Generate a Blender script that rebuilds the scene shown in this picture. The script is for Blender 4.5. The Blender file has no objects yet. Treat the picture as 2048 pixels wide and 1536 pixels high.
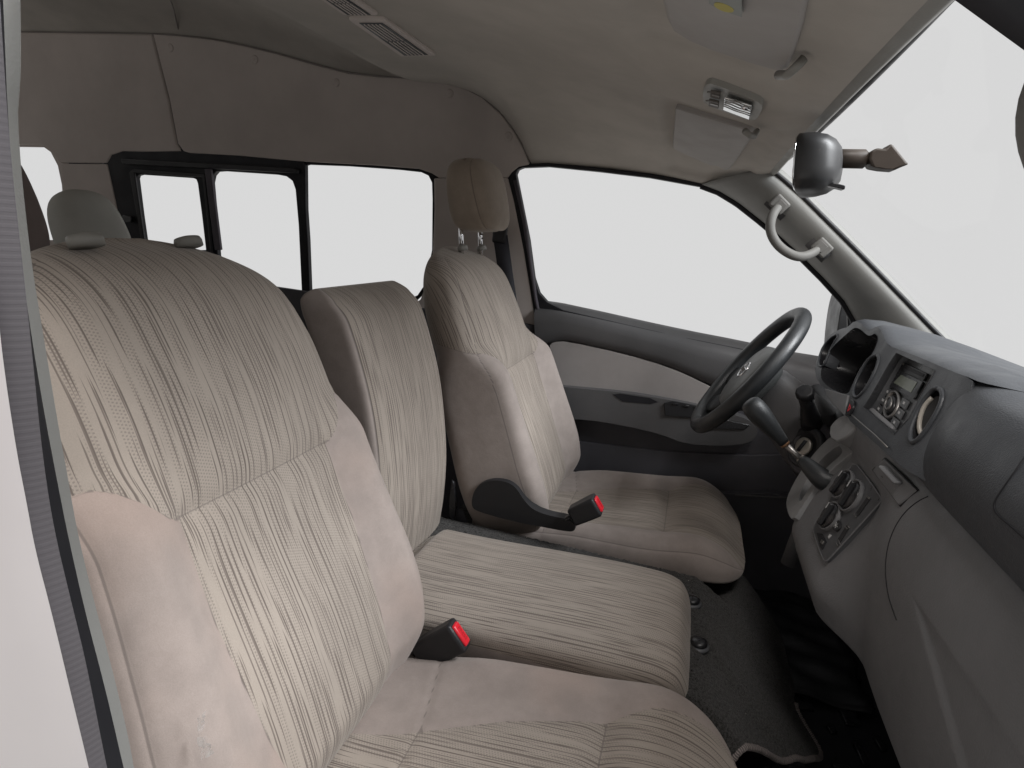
import bpy, bmesh, math, random
from mathutils import Vector, Matrix
from mathutils.geometry import tessellate_polygon, intersect_point_line
random.seed(7)
S = bpy.context.scene
C = S.collection
H = 1.05                                   # camera height above the van floor; geometry below is written relative to the camera height

# ------------------------------------------------------------------ camera, world, light
F_, CX, CY = 1280.0, 1024.0, 768.0         # focal length and centre in pixels of the 2048x1536 photograph
RX = Vector((0.95523559, 0.16532958, -0.24533875))
RY = Vector((0.27611962, -0.20048047, 0.93998167))
RZ = Vector((0.10622115, -0.96564678, -0.23715682))
cam_d = bpy.data.cameras.new('camera'); cam = bpy.data.objects.new('camera', cam_d); C.objects.link(cam)
cam_d.sensor_width = 36; cam_d.lens = 36 * F_ / 2048; cam_d.clip_start = 0.02; cam_d.clip_end = 200
right = Vector((RX.x, RY.x, RZ.x)); down = Vector((RX.y, RY.y, RZ.y)); fwd = Vector((RX.z, RY.z, RZ.z))
m3 = Matrix((right, -down, -fwd)).transposed()
cam.matrix_world = Matrix.Translation((0, 0, H)) @ m3.to_4x4()
S.camera = cam

w = bpy.data.worlds.new('World'); S.world = w; w.use_nodes = True
nt = w.node_tree; nt.nodes.clear()
out = nt.nodes.new('ShaderNodeOutputWorld'); bg = nt.nodes.new('ShaderNodeBackground')
tc = nt.nodes.new('ShaderNodeTexCoord'); sep = nt.nodes.new('ShaderNodeSeparateXYZ')
nt.links.new(tc.outputs['Generated'], sep.inputs[0])
def wmap(sock, a, b):
    n = nt.nodes.new('ShaderNodeMapRange'); n.interpolation_type = 'SMOOTHSTEP'
    n.inputs['From Min'].default_value = a; n.inputs['From Max'].default_value = b
    nt.links.new(sock, n.inputs['Value']); return n.outputs['Result']
GREY = 0.694                               # plain pale backdrop seen through every window
GROUND = 0.78
DOOR = 0.36                                # world dimmed on the open-door side, to keep the upper seatbacks dark
mx = nt.nodes.new('ShaderNodeMix'); mx.data_type = 'RGBA'
mx.inputs['A'].default_value = (GREY, GREY, GREY, 1); mx.inputs['B'].default_value = (DOOR, DOOR * 0.97, DOOR * 0.94, 1)
neg = nt.nodes.new('ShaderNodeMath'); neg.operation = 'MULTIPLY'; neg.inputs[1].default_value = -1
nt.links.new(sep.outputs['Y'], neg.inputs[0])
nt.links.new(wmap(neg.outputs[0], 0.05, 0.5), mx.inputs['Factor'])
gm = nt.nodes.new('ShaderNodeMix'); gm.data_type = 'RGBA'      # world below the sills, raised above the backdrop to light the headliner
gm.inputs['A'].default_value = (GROUND, GROUND * .97, GROUND * .93, 1)
nt.links.new(wmap(sep.outputs['Z'], -0.5, -0.22), gm.inputs['Factor']); nt.links.new(mx.outputs['Result'], gm.inputs['B'])
nt.links.new(gm.outputs['Result'], bg.inputs['Color']); bg.inputs['Strength'].default_value = 1
nt.links.new(bg.outputs[0], out.inputs[0])

def area(name, loc, aim, size, sizey, power, col=(1, 1, 1)):
    l = bpy.data.lights.new(name, 'AREA'); l.shape = 'RECTANGLE'; l.size = size; l.size_y = sizey; l.energy = power; l.color = col
    o = bpy.data.objects.new(name, l); C.objects.link(o); o.location = loc
    o.rotation_euler = (Vector(aim) - Vector(loc)).to_track_quat('-Z', 'Y').to_euler(); return o
area('door_daylight', (0.15, -0.12, 3.1), (-.1, .62, 0.3), 1.5, .5, 46, (1, 0.95, 0.91))
area('windscreen_daylight', (2.3, 0.9, 2.75), (0.0, 1.0, 0.5), 1.2, 1.8, 185, (0.95, 0.975, 1.0))
S.view_settings.view_transform = 'Standard'; S.view_settings.look = 'None'; S.view_settings.gamma = 1
S.view_settings.exposure = 0; S.view_settings.use_curve_mapping = False
S.cycles.max_bounces = 10; S.cycles.diffuse_bounces = 5; S.cycles.transparent_max_bounces = 12
S.cycles.use_denoising = True

# ------------------------------------------------------------------ geometry helpers (coordinates relative to camera height)
def ray(px, py):
    v = Vector(((px - CX), (py - CY), F_)); return Vector((RX.dot(v), RY.dot(v), RZ.dot(v)))
def at(px, py, pl):                        # point of the photograph on a real plane n.p = c
    v = ray(px, py); return v * (pl[1] / pl[0].dot(v))
def PL(a, b, c, dd): return (Vector((a, b, c)), dd)
def PY(y): return PL(0, 1, 0, y)
def PX(x): return PL(1, 0, 0, x)
def PZ(z): return PL(0, 0, 1, z)
WALL = PL(0, 1, .12, 2.0012)               # far side wall, leaning in above the belt line
DASH = PL(1, 0, -.28, .367 + .28 * .144)   # face of the dashboard
HVAC = PL(1, 0, -.356, .345 + .356 * .365) # face of the centre console
WIND = PL(.41, 0, .56, .41 * .15 + .56 * .225)
def lerp(a, b, t): return a + (b - a) * t
def sm(t): t = max(0., min(1., t)); return t * t * (3 - 2 * t)
def interp(tab, x):
    if x <= tab[0][0]: return tab[0][1]
    for (a, b), (c, d) in zip(tab, tab[1:]):
        if x <= c: return lerp(b, d, (x - a) / (c - a))
    return tab[-1][1]
def sinterp(tab, x):                       # smooth (Catmull-Rom) interpolation of a table
    n = len(tab)
    if x <= tab[0][0]: return tab[0][1]
    if x >= tab[-1][0]: return tab[-1][1]
    for i in range(n - 1):
        if x <= tab[i + 1][0]:
            x0, y0 = tab[i]; x1, y1 = tab[i + 1]; h = x1 - x0; t = (x - x0) / h
            m0 = (y1 - tab[i - 1][1]) / (x1 - tab[i - 1][0]) if i > 0 else (y1 - y0) / h
            m1 = (tab[i + 2][1] - y0) / (tab[i + 2][0] - x0) if i + 2 < n else (y1 - y0) / h
            t2, t3 = t * t, t * t * t
            return (2*t3 - 3*t2 + 1)*y0 + (t3 - 2*t2 + t)*h*m0 + (-2*t3 + 3*t2)*y1 + (t3 - t2)*h*m1
def chaikin(p, n=2, closed=True):
    for _ in range(n):
        q = []
        L = len(p)
        if not closed: q.append(p[0])
        for i in range(L if closed else L - 1):
            a, b = p[i], p[(i + 1) % L]
            q += [a * .75 + b * .25, a * .25 + b * .75]
        if not closed: q.append(p[-1])
        p = q
    return p
def resample(p, n):
    d = [0.]
    for a, b in zip(p, p[1:]): d.append(d[-1] + (b - a).length)
    r, j = [], 0
    for i in range(n):
        t = d[-1] * i / (n - 1)
        while j < len(p) - 2 and d[j + 1] < t: j += 1
        r.append(p[j].lerp(p[j + 1], (t - d[j]) / max(1e-9, d[j + 1] - d[j])))
    return r

ORG = {}
def thing(name, label, cat, loc, group=None):
    o = bpy.data.objects.new(name, None); o.empty_display_size = .05; C.objects.link(o)
    o.location = (loc[0], loc[1], loc[2] + H); o['label'] = label; o['category'] = cat
    if group: o['group'] = group
    ORG[o.name] = Vector(loc); return o
def tag(o, label, cat, group=None):
    o['label'] = label; o['category'] = cat
    if group: o['group'] = group
    return o
def mk(name, verts, faces, mat, parent=None, uv=None, attrs=None, smooth=True, bevel=0, segs=2, angle=35, kind=None, label=None, sub=0, solid=0):
    base = ORG[parent.name] if parent is not None else None
    if base is None:
        base = Vector((0, 0, 0))
        for v in verts: base += Vector(v)
        base /= max(1, len(verts))
        base.z = min(v[2] for v in verts)
    me = bpy.data.meshes.new(name)
    me.from_pydata([Vector(v) - base for v in verts], [], faces); me.validate()
    bm = bmesh.new(); bm.from_mesh(me)
    bmesh.ops.recalc_face_normals(bm, faces=bm.faces); bm.to_mesh(me); bm.free()
    if uv is not None:
        l = me.uv_layers.new(name='UVMap')
        for lp in me.loops: l.data[lp.index].uv = uv[lp.vertex_index]
    for k, vals in (attrs or {}).items():
        a = me.attributes.new(k, 'FLOAT', 'POINT'); a.data.foreach_set('value', vals)
    me.materials.append(mat)
    if smooth:
        me.polygons.foreach_set('use_smooth', [True] * len(me.polygons))
    o = bpy.data.objects.new(name, me); C.objects.link(o)
    if parent is not None: o.parent = parent
    else: o.location = base + Vector((0, 0, H))
    ORG[o.name] = base
    if solid:
        m = o.modifiers.new('thick', 'SOLIDIFY'); m.thickness = solid; m.offset = 0
    if bevel:
        m = o.modifiers.new('bevel', 'BEVEL'); m.width = bevel; m.segments = segs; m.limit_method = 'ANGLE'; m.angle_limit = math.radians(angle)
        if smooth: m.harden_normals = False
    if sub:
        m = o.modifiers.new('sub', 'SUBSURF'); m.levels = sub; m.render_levels = sub
    if smooth and (bevel or solid):
        try:
            me.set_sharp_from_angle(angle=math.radians(50))
        except Exception: pass
    if kind: o['kind'] = kind
    if label: o['label'] = label
    return o
class B:                                   # collects shapes into one mesh
    def __init__(s): s.v = []; s.f = []; s.uv = None
    def add(s, v, f):
        k = len(s.v); s.v += [Vector(p) for p in v]; s.f += [tuple(i + k for i in q) for q in f]; return s
    def grid(s, rows, closed=False):
        n = len(rows[0]); v = [p for r in rows for p in r]; f = []
        for i in range(len(rows) - 1):
            for j in range(n if closed else n - 1):
                a = i * n + j; b = i * n + (j + 1) % n
                f.append((a, b, b + n, a + n))
        return s.add(v, f)
    def loft(s, rings, caps=True):
        k = len(s.v); s.grid(rings, True); n = len(rings[0])
        if caps:
            s.f.append(tuple(k + i for i in range(n))); e = k + (len(rings) - 1) * n
            s.f.append(tuple(e + i for i in reversed(range(n))))
        return s
    def prism(s, outer, vec, holes=()):
        vec = Vector(vec); polys = [list(outer)] + [list(h) for h in holes]
        flat = [p for q in polys for p in q]; n = len(flat)
        tris = tessellate_polygon(polys)
        f = [tuple(t) for t in tris] + [tuple(i + n for i in reversed(t)) for t in tris]
        k = 0
        for q in polys:
            L = len(q)
            for i in range(L):
                a, b = k + i, k + (i + 1) % L; f.append((a, b, b + n, a + n))
            k += L
        return s.add(flat + [p + vec for p in flat], f)
    def tube(s, path, r, n=12, flat=1.0, up=None, closed=False, caps=True):
        P = [Vector(p) for p in path]; L = len(P); rings = []
        nrm = None
        for i in range(L):
            a = P[i - 1] if (i > 0 or closed) else P[i]; b = P[(i + 1) % L] if (i < L - 1 or closed) else P[i]
            t = (b - a).normalized()
            if nrm is None:
                nrm = Vector(up) if up else (Vector((0, 0, 1)) if abs(t.z) < .9 else Vector((1, 0, 0)))
            nrm = (nrm - t * nrm.dot(t)).normalized(); bi = t.cross(nrm)
            ri = r[i] if isinstance(r, (list, tuple)) else r
            rings.append([P[i] + nrm * (ri * flat * math.cos(2*math.pi*j/n)) + bi * (ri * math.sin(2*math.pi*j/n)) for j in range(n)])
        if closed: rings.append(rings[0]); return s.loft(rings, False)
        return s.loft(rings, caps)
    def box(s, c, ex, ey, ez):             # centre, three half-extent vectors
        c, ex, ey, ez = map(Vector, (c, ex, ey, ez))
        v = [c + ex*i + ey*j + ez*k for i in (-1, 1) for j in (-1, 1) for k in (-1, 1)]
        return s.add(v, [(0,1,3,2),(4,6,7,5),(0,4,5,1),(2,3,7,6),(0,2,6,4),(1,5,7,3)])
    def lathe(s, c, axis, prof, n=32, up=(0, 1, 0), sx=1.0):   # prof: (distance along axis, radius)
        c = Vector(c); a = Vector(axis).normalized(); u = Vector(up); u = (u - a*u.dot(a)).normalized(); v = a.cross(u)
        rings = [[c + a*d + u*(r*sx*math.cos(2*math.pi*j/n)) + v*(r*math.sin(2*math.pi*j/n)) for j in range(n)] for d, r in prof]
        return s.loft(rings, True)
    def make(s, name, mat, parent=None, **k): return mk(name, s.v, s.f, mat, parent, **k)
def px_poly(pts, pl, smooth=0, closed=True):
    p = [at(x, y, pl) for x, y in pts]
    return chaikin(p, smooth, closed) if smooth else p
def off(pts, v): v = Vector(v); return [p + v for p in pts]

# ------------------------------------------------------------------ materials
class N:
    def __init__(s, name):
        s.m = bpy.data.materials.new(name); s.m.use_nodes = True; s.t = s.m.node_tree; s.t.nodes.clear()
        s.o = s.n('ShaderNodeOutputMaterial'); s.b = s.n('ShaderNodeBsdfPrincipled'); s.l(s.b.outputs[0], s.o.inputs[0])
    def n(s, t, **k):
        n = s.t.nodes.new(t)
        for a, b in k.items(): setattr(n, a, b)
        return n
    def l(s, a, b): s.t.links.new(a, b)
    def math(s, op, a, b=None, clamp=False):
        n = s.n('ShaderNodeMath', operation=op, use_clamp=clamp)
        for i, x in enumerate((a, b)):
            if x is None: continue
            if isinstance(x, (int, float)): n.inputs[i].default_value = x
            else: s.l(x, n.inputs[i])
        return n.outputs[0]
    def rng(s, v, a, b, c=0., d=1., kind='SMOOTHSTEP'):
        n = s.n('ShaderNodeMapRange', interpolation_type=kind); s.l(v, n.inputs['Value'])
        for k, x in (('From Min', a), ('From Max', b), ('To Min', c), ('To Max', d)): n.inputs[k].default_value = x
        return n.outputs['Result']
    def mix(s, f, a, b, mode='MIX'):
        n = s.n('ShaderNodeMix', data_type='RGBA', blend_type=mode)
        for k, x in (('Factor', f), ('A', a), ('B', b)):
            if isinstance(x, tuple): n.inputs[k].default_value = x if len(x) == 4 else (*x, 1)
            elif isinstance(x, (int, float)): n.inputs[k].default_value = x
            else: s.l(x, n.inputs[k])
        return n.outputs['Result']
    def noise(s, vec, scale, detail=2., rough=.5):
        n = s.n('ShaderNodeTexNoise'); n.inputs['Scale'].default_value = scale; n.inputs['Detail'].default_value = detail; n.inputs['Roughness'].default_value = rough
        if vec is not None: s.l(vec, n.inputs['Vector'])
        return n.outputs['Fac']
    def obj(s):
        if not hasattr(s, '_tc'): s._tc = s.n('ShaderNodeTexCoord')
        return s._tc.outputs['Object']
    def bump(s, h, strength, dist=.001, prev=None):
        n = s.n('ShaderNodeBump'); n.inputs['Strength'].default_value = strength; n.inputs['Distance'].default_value = dist
        s.l(h, n.inputs['Height'])
        if prev is not None: s.l(prev, n.inputs['Normal'])
        return n.outputs[0]
    def vec(s, x, y, z=0.):
        n = s.n('ShaderNodeCombineXYZ')
        for i, q in enumerate((x, y, z)):
            if isinstance(q, (int, float)): n.inputs[i].default_value = q
            else: s.l(q, n.inputs[i])
        return n.outputs[0]
def plain(name, col, rough=.5, spec=.5, metal=0., grain=None, vary=0., dirt=0., coat=0.):
    k = N(name); k.b.inputs['Roughness'].default_value = rough; k.b.inputs['Metallic'].default_value = metal
    k.b.inputs['Specular IOR Level'].default_value = spec; k.b.inputs['Coat Weight'].default_value = coat
    c = (*col, 1); k.b.inputs['Base Color'].default_value = c
    if vary or dirt:
        f = k.rng(k.noise(k.obj(), 5, 5, .6), .3, .7, 0, 1)
        src = k.mix(f, tuple(x * (1 - vary) for x in col), tuple(min(1, x * (1 + vary)) for x in col))
        if dirt:
            g = k.rng(k.noise(k.obj(), 60, 6, .75), .58, .78, 0, dirt)
            src = k.mix(g, src, (.33, .3, .27))
        k.l(src, k.b.inputs['Base Color'])
        rr = k.rng(k.noise(k.obj(), 14, 4, .6), .3, .7, max(0, rough - .08), rough + .08); k.l(rr, k.b.inputs['Roughness'])
    if grain:
        sc, st = grain
        v = k.n('ShaderNodeTexVoronoi'); v.feature = 'SMOOTH_F1'; v.inputs['Scale'].default_value = sc; k.l(k.obj(), v.inputs['Vector'])
        h = k.math('ADD', v.outputs['Distance'], k.math('MULTIPLY', k.noise(k.obj(), sc * .6, 3), .6))
        k.l(k.bump(h, st, .0012), k.b.inputs['Normal'])
    return k.m
def ribbed(name, col):
    k = N(name); sp = k.n('ShaderNodeSeparateXYZ'); k.l(k.obj(), sp.inputs[0])
    f = k.rng(k.math('SINE', k.math('MULTIPLY', sp.outputs[2], 2 * math.pi / .0042)), -.6, .6)
    k.l(k.mix(f, tuple(c * .93 for c in col), col), k.b.inputs['Base Color']); k.b.inputs['Roughness'].default_value = .75
    k.l(k.bump(f, .14, .0008), k.b.inputs['Normal']); return k.m
def fabric(name, velour, stripe, dark, tickamt=.48, warm=None):
    k = N(name); uv = k.n('ShaderNodeUVMap', uv_map='UVMap'); sp = k.n('ShaderNodeSeparateXYZ'); k.l(uv.outputs[0], sp.inputs[0])
    u, v = sp.outputs[0], sp.outputs[1]
    wob = k.math('MULTIPLY', k.math('SUBTRACT', k.noise(k.vec(k.math('MULTIPLY', u, 5.), k.math('MULTIPLY', v, 3.)), 1, 1), .5), .0012)
    uw = k.math('ADD', u, wob)
    def streaks(per, seed, fv, thr, gain, mxw):
        cu = k.math('ADD', k.math('DIVIDE', uw, per), seed)
        ci = k.math('FLOOR', cu); fr = k.math('SUBTRACT', cu, ci)
        nz = k.noise(k.vec(k.math('MULTIPLY', ci, 7.37), k.math('MULTIPLY', v, fv), seed), 1, .2)
        wn = k.math('MULTIPLY', k.math('SUBTRACT', nz, thr), gain)
        wn = k.math('MINIMUM', wn, mxw)
        ctr = k.math('ADD', k.math('MULTIPLY', k.noise(k.vec(k.math('MULTIPLY', ci, 3.1), k.math('MULTIPLY', v, 4.), seed + 5), 1, 0), .2), .4)
        d = k.math('SUBTRACT', wn, k.math('ABSOLUTE', k.math('SUBTRACT', fr, ctr)))
        return k.rng(d, -.02, .05)
    st = k.math('MAXIMUM', streaks(.0078, .0, 9., .45, 1.0, .145), k.math('MULTIPLY', streaks(.0058, 11.4, 11., .48, 1.1, .16), .85))
    band = k.rng(k.noise(k.vec(k.math('MULTIPLY', uw, 85.), k.math('MULTIPLY', v, 2.), 3.1), 1, 0), .40, .46)
    colm = k.rng(k.math('SINE', k.math('MULTIPLY', uw, 2*math.pi/.0036)), -.55, .0)
    jit = k.math('MULTIPLY', k.math('FLOOR', k.math('ADD', k.math('DIVIDE', uw, .0036), .25)), 2.4)
    jn = k.math('MULTIPLY', k.noise(k.vec(k.math('MULTIPLY', uw, 300.), k.math('MULTIPLY', v, 160.)), 1, 1), 2.)
    tick = k.rng(k.math('SINE', k.math('ADD', k.math('ADD', k.math('MULTIPLY', v, 2*math.pi/.0042), jit), jn)), -.1, .35)
    tk = k.math('MULTIPLY', k.math('MULTIPLY', k.math('MULTIPLY', band, colm), tick), tickamt)
    pat = k.math('MAXIMUM', st, tk)
    big = k.rng(k.noise(k.obj(), 6, 4, .6), .3, .7)
    fine = k.noise(k.obj(), 700, 2, .6)
    sbase = k.mix(big, tuple(x * .94 for x in stripe), tuple(x * 1.05 for x in stripe))
    scol = k.mix(pat, sbase, dark)
    nap = k.rng(k.noise(k.obj(), 22, 5, .65), .3, .72)
    vcol = k.mix(nap, tuple(x * .9 for x in velour), tuple(x * 1.06 for x in velour))
    if warm:
        vcol = k.mix(k.rng(k.noise(k.obj(), 5.5, 3, .5), .46, .70, 0, .42), vcol, warm)
    z = k.n('ShaderNodeAttribute', attribute_name='zone'); zz = k.rng(z.outputs['Fac'], -.0008, .0008)
    col = k.mix(zz, vcol, scol)
    sm_ = k.n('ShaderNodeAttribute', attribute_name='seam'); sf = k.rng(sm_.outputs['Fac'], .0006, .0022, .6, 0)
    col = k.mix(sf, col, tuple(x * .38 for x in velour))
    col = k.mix(k.rng(fine, .25, .75, 0, .22), col, tuple(x * .55 for x in velour))
    k.l(col, k.b.inputs['Base Color']); k.b.inputs['Roughness'].default_value = .95; k.b.inputs['Specular IOR Level'].default_value = .12
    k.b.inputs['Sheen Weight'].default_value = .28; k.b.inputs['Sheen Roughness'].default_value = .45; k.b.inputs['Sheen Tint'].default_value = (1, .95, .9, 1)
    b1 = k.bump(k.math('MULTIPLY', pat, zz), .35, -.0006); b2 = k.bump(k.noise(k.obj(), 900, 2, .7), .35, .0006, b1)
    b3 = k.bump(k.noise(k.obj(), 55, 4, .6), .28, .0018, b2)
    k.l(k.bump(k.noise(k.obj(), 14, 2, .5), .16, .005, b3), k.b.inputs['Normal'])
    return k.m
M = {}
VEL, STR, DRK = (.330, .285, .262), (.365, .318, .275), (.145, .120, .105)
M['fabric'] = fabric('seat_fabric', VEL, STR, DRK)
M['fabric_warm'] = fabric('seat_fabric_stained', (.345, .292, .266), STR, DRK, warm=(.40, .30, .255))
M['headrest'] = fabric('headrest_velour', (.33, .275, .225), STR, DRK)
def cloth(name, col, scale=500, st=.3):
    k = N(name); f = k.rng(k.noise(k.obj(), 7, 5, .6), .3, .7)
    k.l(k.mix(f, tuple(x*.93 for x in col), tuple(x*1.06 for x in col)), k.b.inputs['Base Color'])
    k.b.inputs['Roughness'].default_value = .95; k.b.inputs['Specular IOR Level'].default_value = .15
    k.l(k.bump(k.noise(k.obj(), scale, 2, .7), st, .0008), k.b.inputs['Normal']); return k.m
M['headliner'] = cloth('headliner_cloth', (.42, .39, .355))
M['trim'] = plain('side_trim_plastic', (.54, .485, .455), .75, .25, grain=(420, .12), vary=.06)
M['pillar'] = plain('pillar_plastic', (.235, .235, .225), .6, .35, grain=(500, .12), vary=.05)
M['beige'] = plain('beige_plastic', (.25, .242, .222), .5, .4, grain=(500, .08), vary=.05)
M['dash'] = plain('dash_dark_plastic', (.047, .051, .058), .46, .45, grain=(620, .32), vary=.1)
M['lower'] = plain('dash_grey_plastic', (.165, .166, .172), .55, .42, grain=(430, .3), vary=.07)
M['lower_light'] = plain('console_grey_plastic', (.27, .272, .275), .5, .42, grain=(430, .2), vary=.06)
M['gloss'] = plain('control_panel_plastic', (.085, .087, .092), .35, .5, vary=.1)
M['black'] = plain('black_plastic', (.018, .018, .02), .5, .4, grain=(350, .15), vary=.1)
M['black_sm'] = plain('black_smooth_plastic', (.015, .015, .017), .3, .5, vary=.1)
M['rubber'] = plain('black_rubber', (.014, .014, .017), .6, .3, vary=.1)
M['seal'] = plain('grey_rubber_seal', (.10, .09, .105), .7, .3, vary=.1)
M['leather'] = plain('wheel_vinyl', (.022, .024, .026), .40, .5, grain=(1000, .22), vary=.1)
M['hub'] = plain('hub_grey_plastic', (.10, .105, .105), .45, .45, grain=(500, .25), vary=.08)
M['door_dark'] = plain('door_dark_plastic', (.085, .083, .085), .55, .4, grain=(450, .25), vary=.08)
M['door_low'] = plain('door_lower_plastic', (.075, .073, .082), .6, .35, grain=(450, .25), vary=.08)
M['inset'] = cloth('door_inset_cloth', (.29, .268, .258), 800, .4)
M['chrome'] = plain('chrome', (.75, .75, .76), .12, .5, 1.)
M['satin'] = plain('satin_steel', (.30, .29, .28), .42, .5, 1., vary=.1)
M['white'] = plain('white_paint', (.82, .785, .80), .35, .5, coat=.3, vary=.02)
M['red'] = plain('red_button_plastic', (.72, .02, .035), .3, .5)
M['redtext'] = plain('dark_red_lettering', (.42, .012, .02), .5, .4)
M['darkred'] = plain('hazard_red_plastic', (.30, .02, .02), .35, .5)
M['lcd'] = plain('grey_green_display', (.19, .21, .17), .25, .5)
M['print'] = plain('pale_printed_mark', (.55, .55, .55), .5, .4)
M['ink'] = plain('dark_printed_mark', (.10, .09, .08), .6, .3)
M['yellow'] = plain('yellow_sticker', (.42, .36, .08), .6, .3)
M['sticker'] = plain('grey_sticker', (.20, .21, .19), .5, .3)
M['bright'] = plain('brushed_vent_beige', (.42, .39, .345), .35, .5)
M['handle'] = plain('handle_grey_vinyl', (.15, .146, .138), .6, .3, grain=(500, .15), vary=.05)
M['arm'] = plain('brown_black_plastic', (.050, .038, .030), .5, .4, vary=.2)
M['key'] = plain('worn_ignition_metal', (.30, .28, .25), .45, .5, .7, vary=.3)
M['copper'] = plain('worn_copper_collar', (.42, .24, .14), .4, .5, .8, vary=.2)
M['lens'] = plain('lamp_reflector', (.80, .82, .82), .12, .6, .9)
M['mirror'] = plain('mirror_glass', (.85, .86, .87), .02, .5, 1.)
M['mirrorback'] = plain('mirror_housing_plastic', (.034, .034, .035), .42, .45, vary=.25, dirt=.12)
M['visor'] = plain('visor_vinyl', (.33, .31, .295), .7, .3, grain=(600, .12), vary=.04)
M['rear_cloth'] = cloth('rear_seat_velour', (.24, .20, .19), 600)
M['rear_lit'] = cloth('rear_seat_lit_velour', (.50, .50, .47), 600)  # lit copy of the brown rear velour, light put into the colour
M['floor'] = plain('dark_floor_vinyl', (.012, .011, .012), .75, .25, grain=(60, .4), vary=.25)
M['webbing'] = plain('seat_belt_webbing', (.035, .035, .042), .7, .3, grain=(700, .4))
def carpet_mat():
    k = N('black_carpet_pile'); n1 = k.noise(k.obj(), 260, 4, .8); n2 = k.noise(k.obj(), 9, 5, .65)
    c = k.mix(k.rng(n1, .3, .72), (.006, .006, .006), (.105, .10, .096)); c = k.mix(k.rng(n2, .35, .75, 0, .4), c, (.05, .046, .042))
    v = k.n('ShaderNodeTexVoronoi'); v.inputs['Scale'].default_value = 42; v.inputs['Randomness'].default_value = 1; k.l(k.obj(), v.inputs['Vector'])
    spk = k.rng(v.outputs['Distance'], .05, .075, 1, 0); col = k.n('ShaderNodeSeparateColor'); k.l(v.outputs['Color'], col.inputs[0])
    spk = k.math('MULTIPLY', spk, k.rng(col.outputs[0], .88, .9)); c = k.mix(spk, c, (.42, .38, .33))
    k.l(c, k.b.inputs['Base Color']); k.b.inputs['Roughness'].default_value = 1; k.b.inputs['Specular IOR Level'].default_value = .05
    k.b.inputs['Sheen Weight'].default_value = .12
    k.l(k.bump(n1, .9, .004), k.b.inputs['Normal']); return k.m
M['carpet'] = carpet_mat()
def yarn():
    k = N('grey_whipped_yarn'); uv = k.n('ShaderNodeUVMap', uv_map='UVMap'); sp = k.n('ShaderNodeSeparateXYZ'); k.l(uv.outputs[0], sp.inputs[0])
    wv = k.math('SINE', k.math('ADD', k.math('MULTIPLY', sp.outputs[0], 2*math.pi/.0036), k.math('MULTIPLY', k.noise(k.obj(), 130, 2), 6)))
    f = k.rng(wv, -.8, .6); k.l(k.mix(f, (.13, .115, .11), (.30, .26, .245)), k.b.inputs['Base Color']); k.b.inputs['Roughness'].default_value = .95
    k.l(k.bump(f, .8, .003), k.b.inputs['Normal']); return k.m
M['yarn'] = yarn()
def glass(name, tint, refl):
    k = N(name); t = k.n('ShaderNodeBsdfTransparent'); t.inputs[0].default_value = (*tint, 1); g = k.n('ShaderNodeBsdfGlossy'); g.inputs['Roughness'].default_value = .02
    fr = k.n('ShaderNodeFresnel'); fr.inputs['IOR'].default_value = 1.2; mxs = k.n('ShaderNodeMixShader')
    k.l(k.math('MULTIPLY', fr.outputs[0], refl), mxs.inputs[0]); k.l(t.outputs[0], mxs.inputs[1]); k.l(g.outputs[0], mxs.inputs[2]); k.l(mxs.outputs[0], k.o.inputs[0]); return k.m
M['glass'] = glass('window_glass', (.998, .998, .998), .02)
def tape():
    k = N('clear_tape'); k.b.inputs['Base Color'].default_value = (.85, .83, .82, 1); k.b.inputs['Roughness'].default_value = .18
    k.b.inputs['Specular IOR Level'].default_value = .8
    k.l(k.rng(k.noise(k.obj(), 130, 3, .6), .38, .62, .10, .62), k.b.inputs['Alpha']); return k.m
M['clear'] = tape()

# ================================================================== VAN BODY
van = thing('van_interior', 'grey brown trimmed van cabin with headliner, pillars and side windows around the seats', 'van', (-.6, 1.19, -1.05))
MID = 1.19
def mir(p): return Vector((p.x + .004, 2.312 - p.y, p.z))

# floor and engine cover box
B().box((-1.0, MID, -1.075), (2.0, 0, 0), (0, .86, 0), (0, 0, .02)).make('floor_panel', M['floor'], van, bevel=.004)
# outer shell that closes the cabin behind the trims (far side, rear, near side behind the seats)
def cabin_shell():
    b = B()
    shell = PL(0, 1, .12, 2.0012 + .045)
    W = [[(205, 300), (880, 330), (900, 620), (205, 620)], [(15, 285), (100, 287), (140, 345), (145, 520), (15, 520)]]
    holes = [px_poly(h, shell) for h in W]
    P = lambda x, z: Vector((x, 2.0012 + .045 - .12 * z, z))
    door = [P(-.60, .19), P(-.47, -.80), P(.60, -.80), P(.60, -.20), P(.04, .205)]
    outer = [P(-3.2, .66), P(.13, .66), P(.13, .225), P(.66, -.20), P(.66, -1.04), P(-3.2, -1.04)]
    b.prism(outer, (0, .02, 0), [door] + holes)
    b.make('side_shell', M['door_low'], van, smooth=False)
cabin_shell()
B().box((-3.2, MID, -.65), (.01, 0, 0), (0, .85, 0), (0, 0, .40)).make('rear_panel', M['trim'], van)
# near side wall behind the seat, seen only as a source of shade
B().prism([Vector((-.62, .37, -1.04)), Vector((-3.2, .37, -1.04)), Vector((-3.2, .37, -.30)), Vector((-.62, .37, -.30))], (0, -.02, 0)).make('near_lower_trim', M['door_low'], van)
B().prism([Vector((-.60, .40, .62)), Vector((-3.2, .40, .62)), Vector((-3.2, .37, .10)), Vector((-.60, .37, .16))], (0, -.02, 0)).make('near_upper_trim', M['trim'], van)

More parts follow.
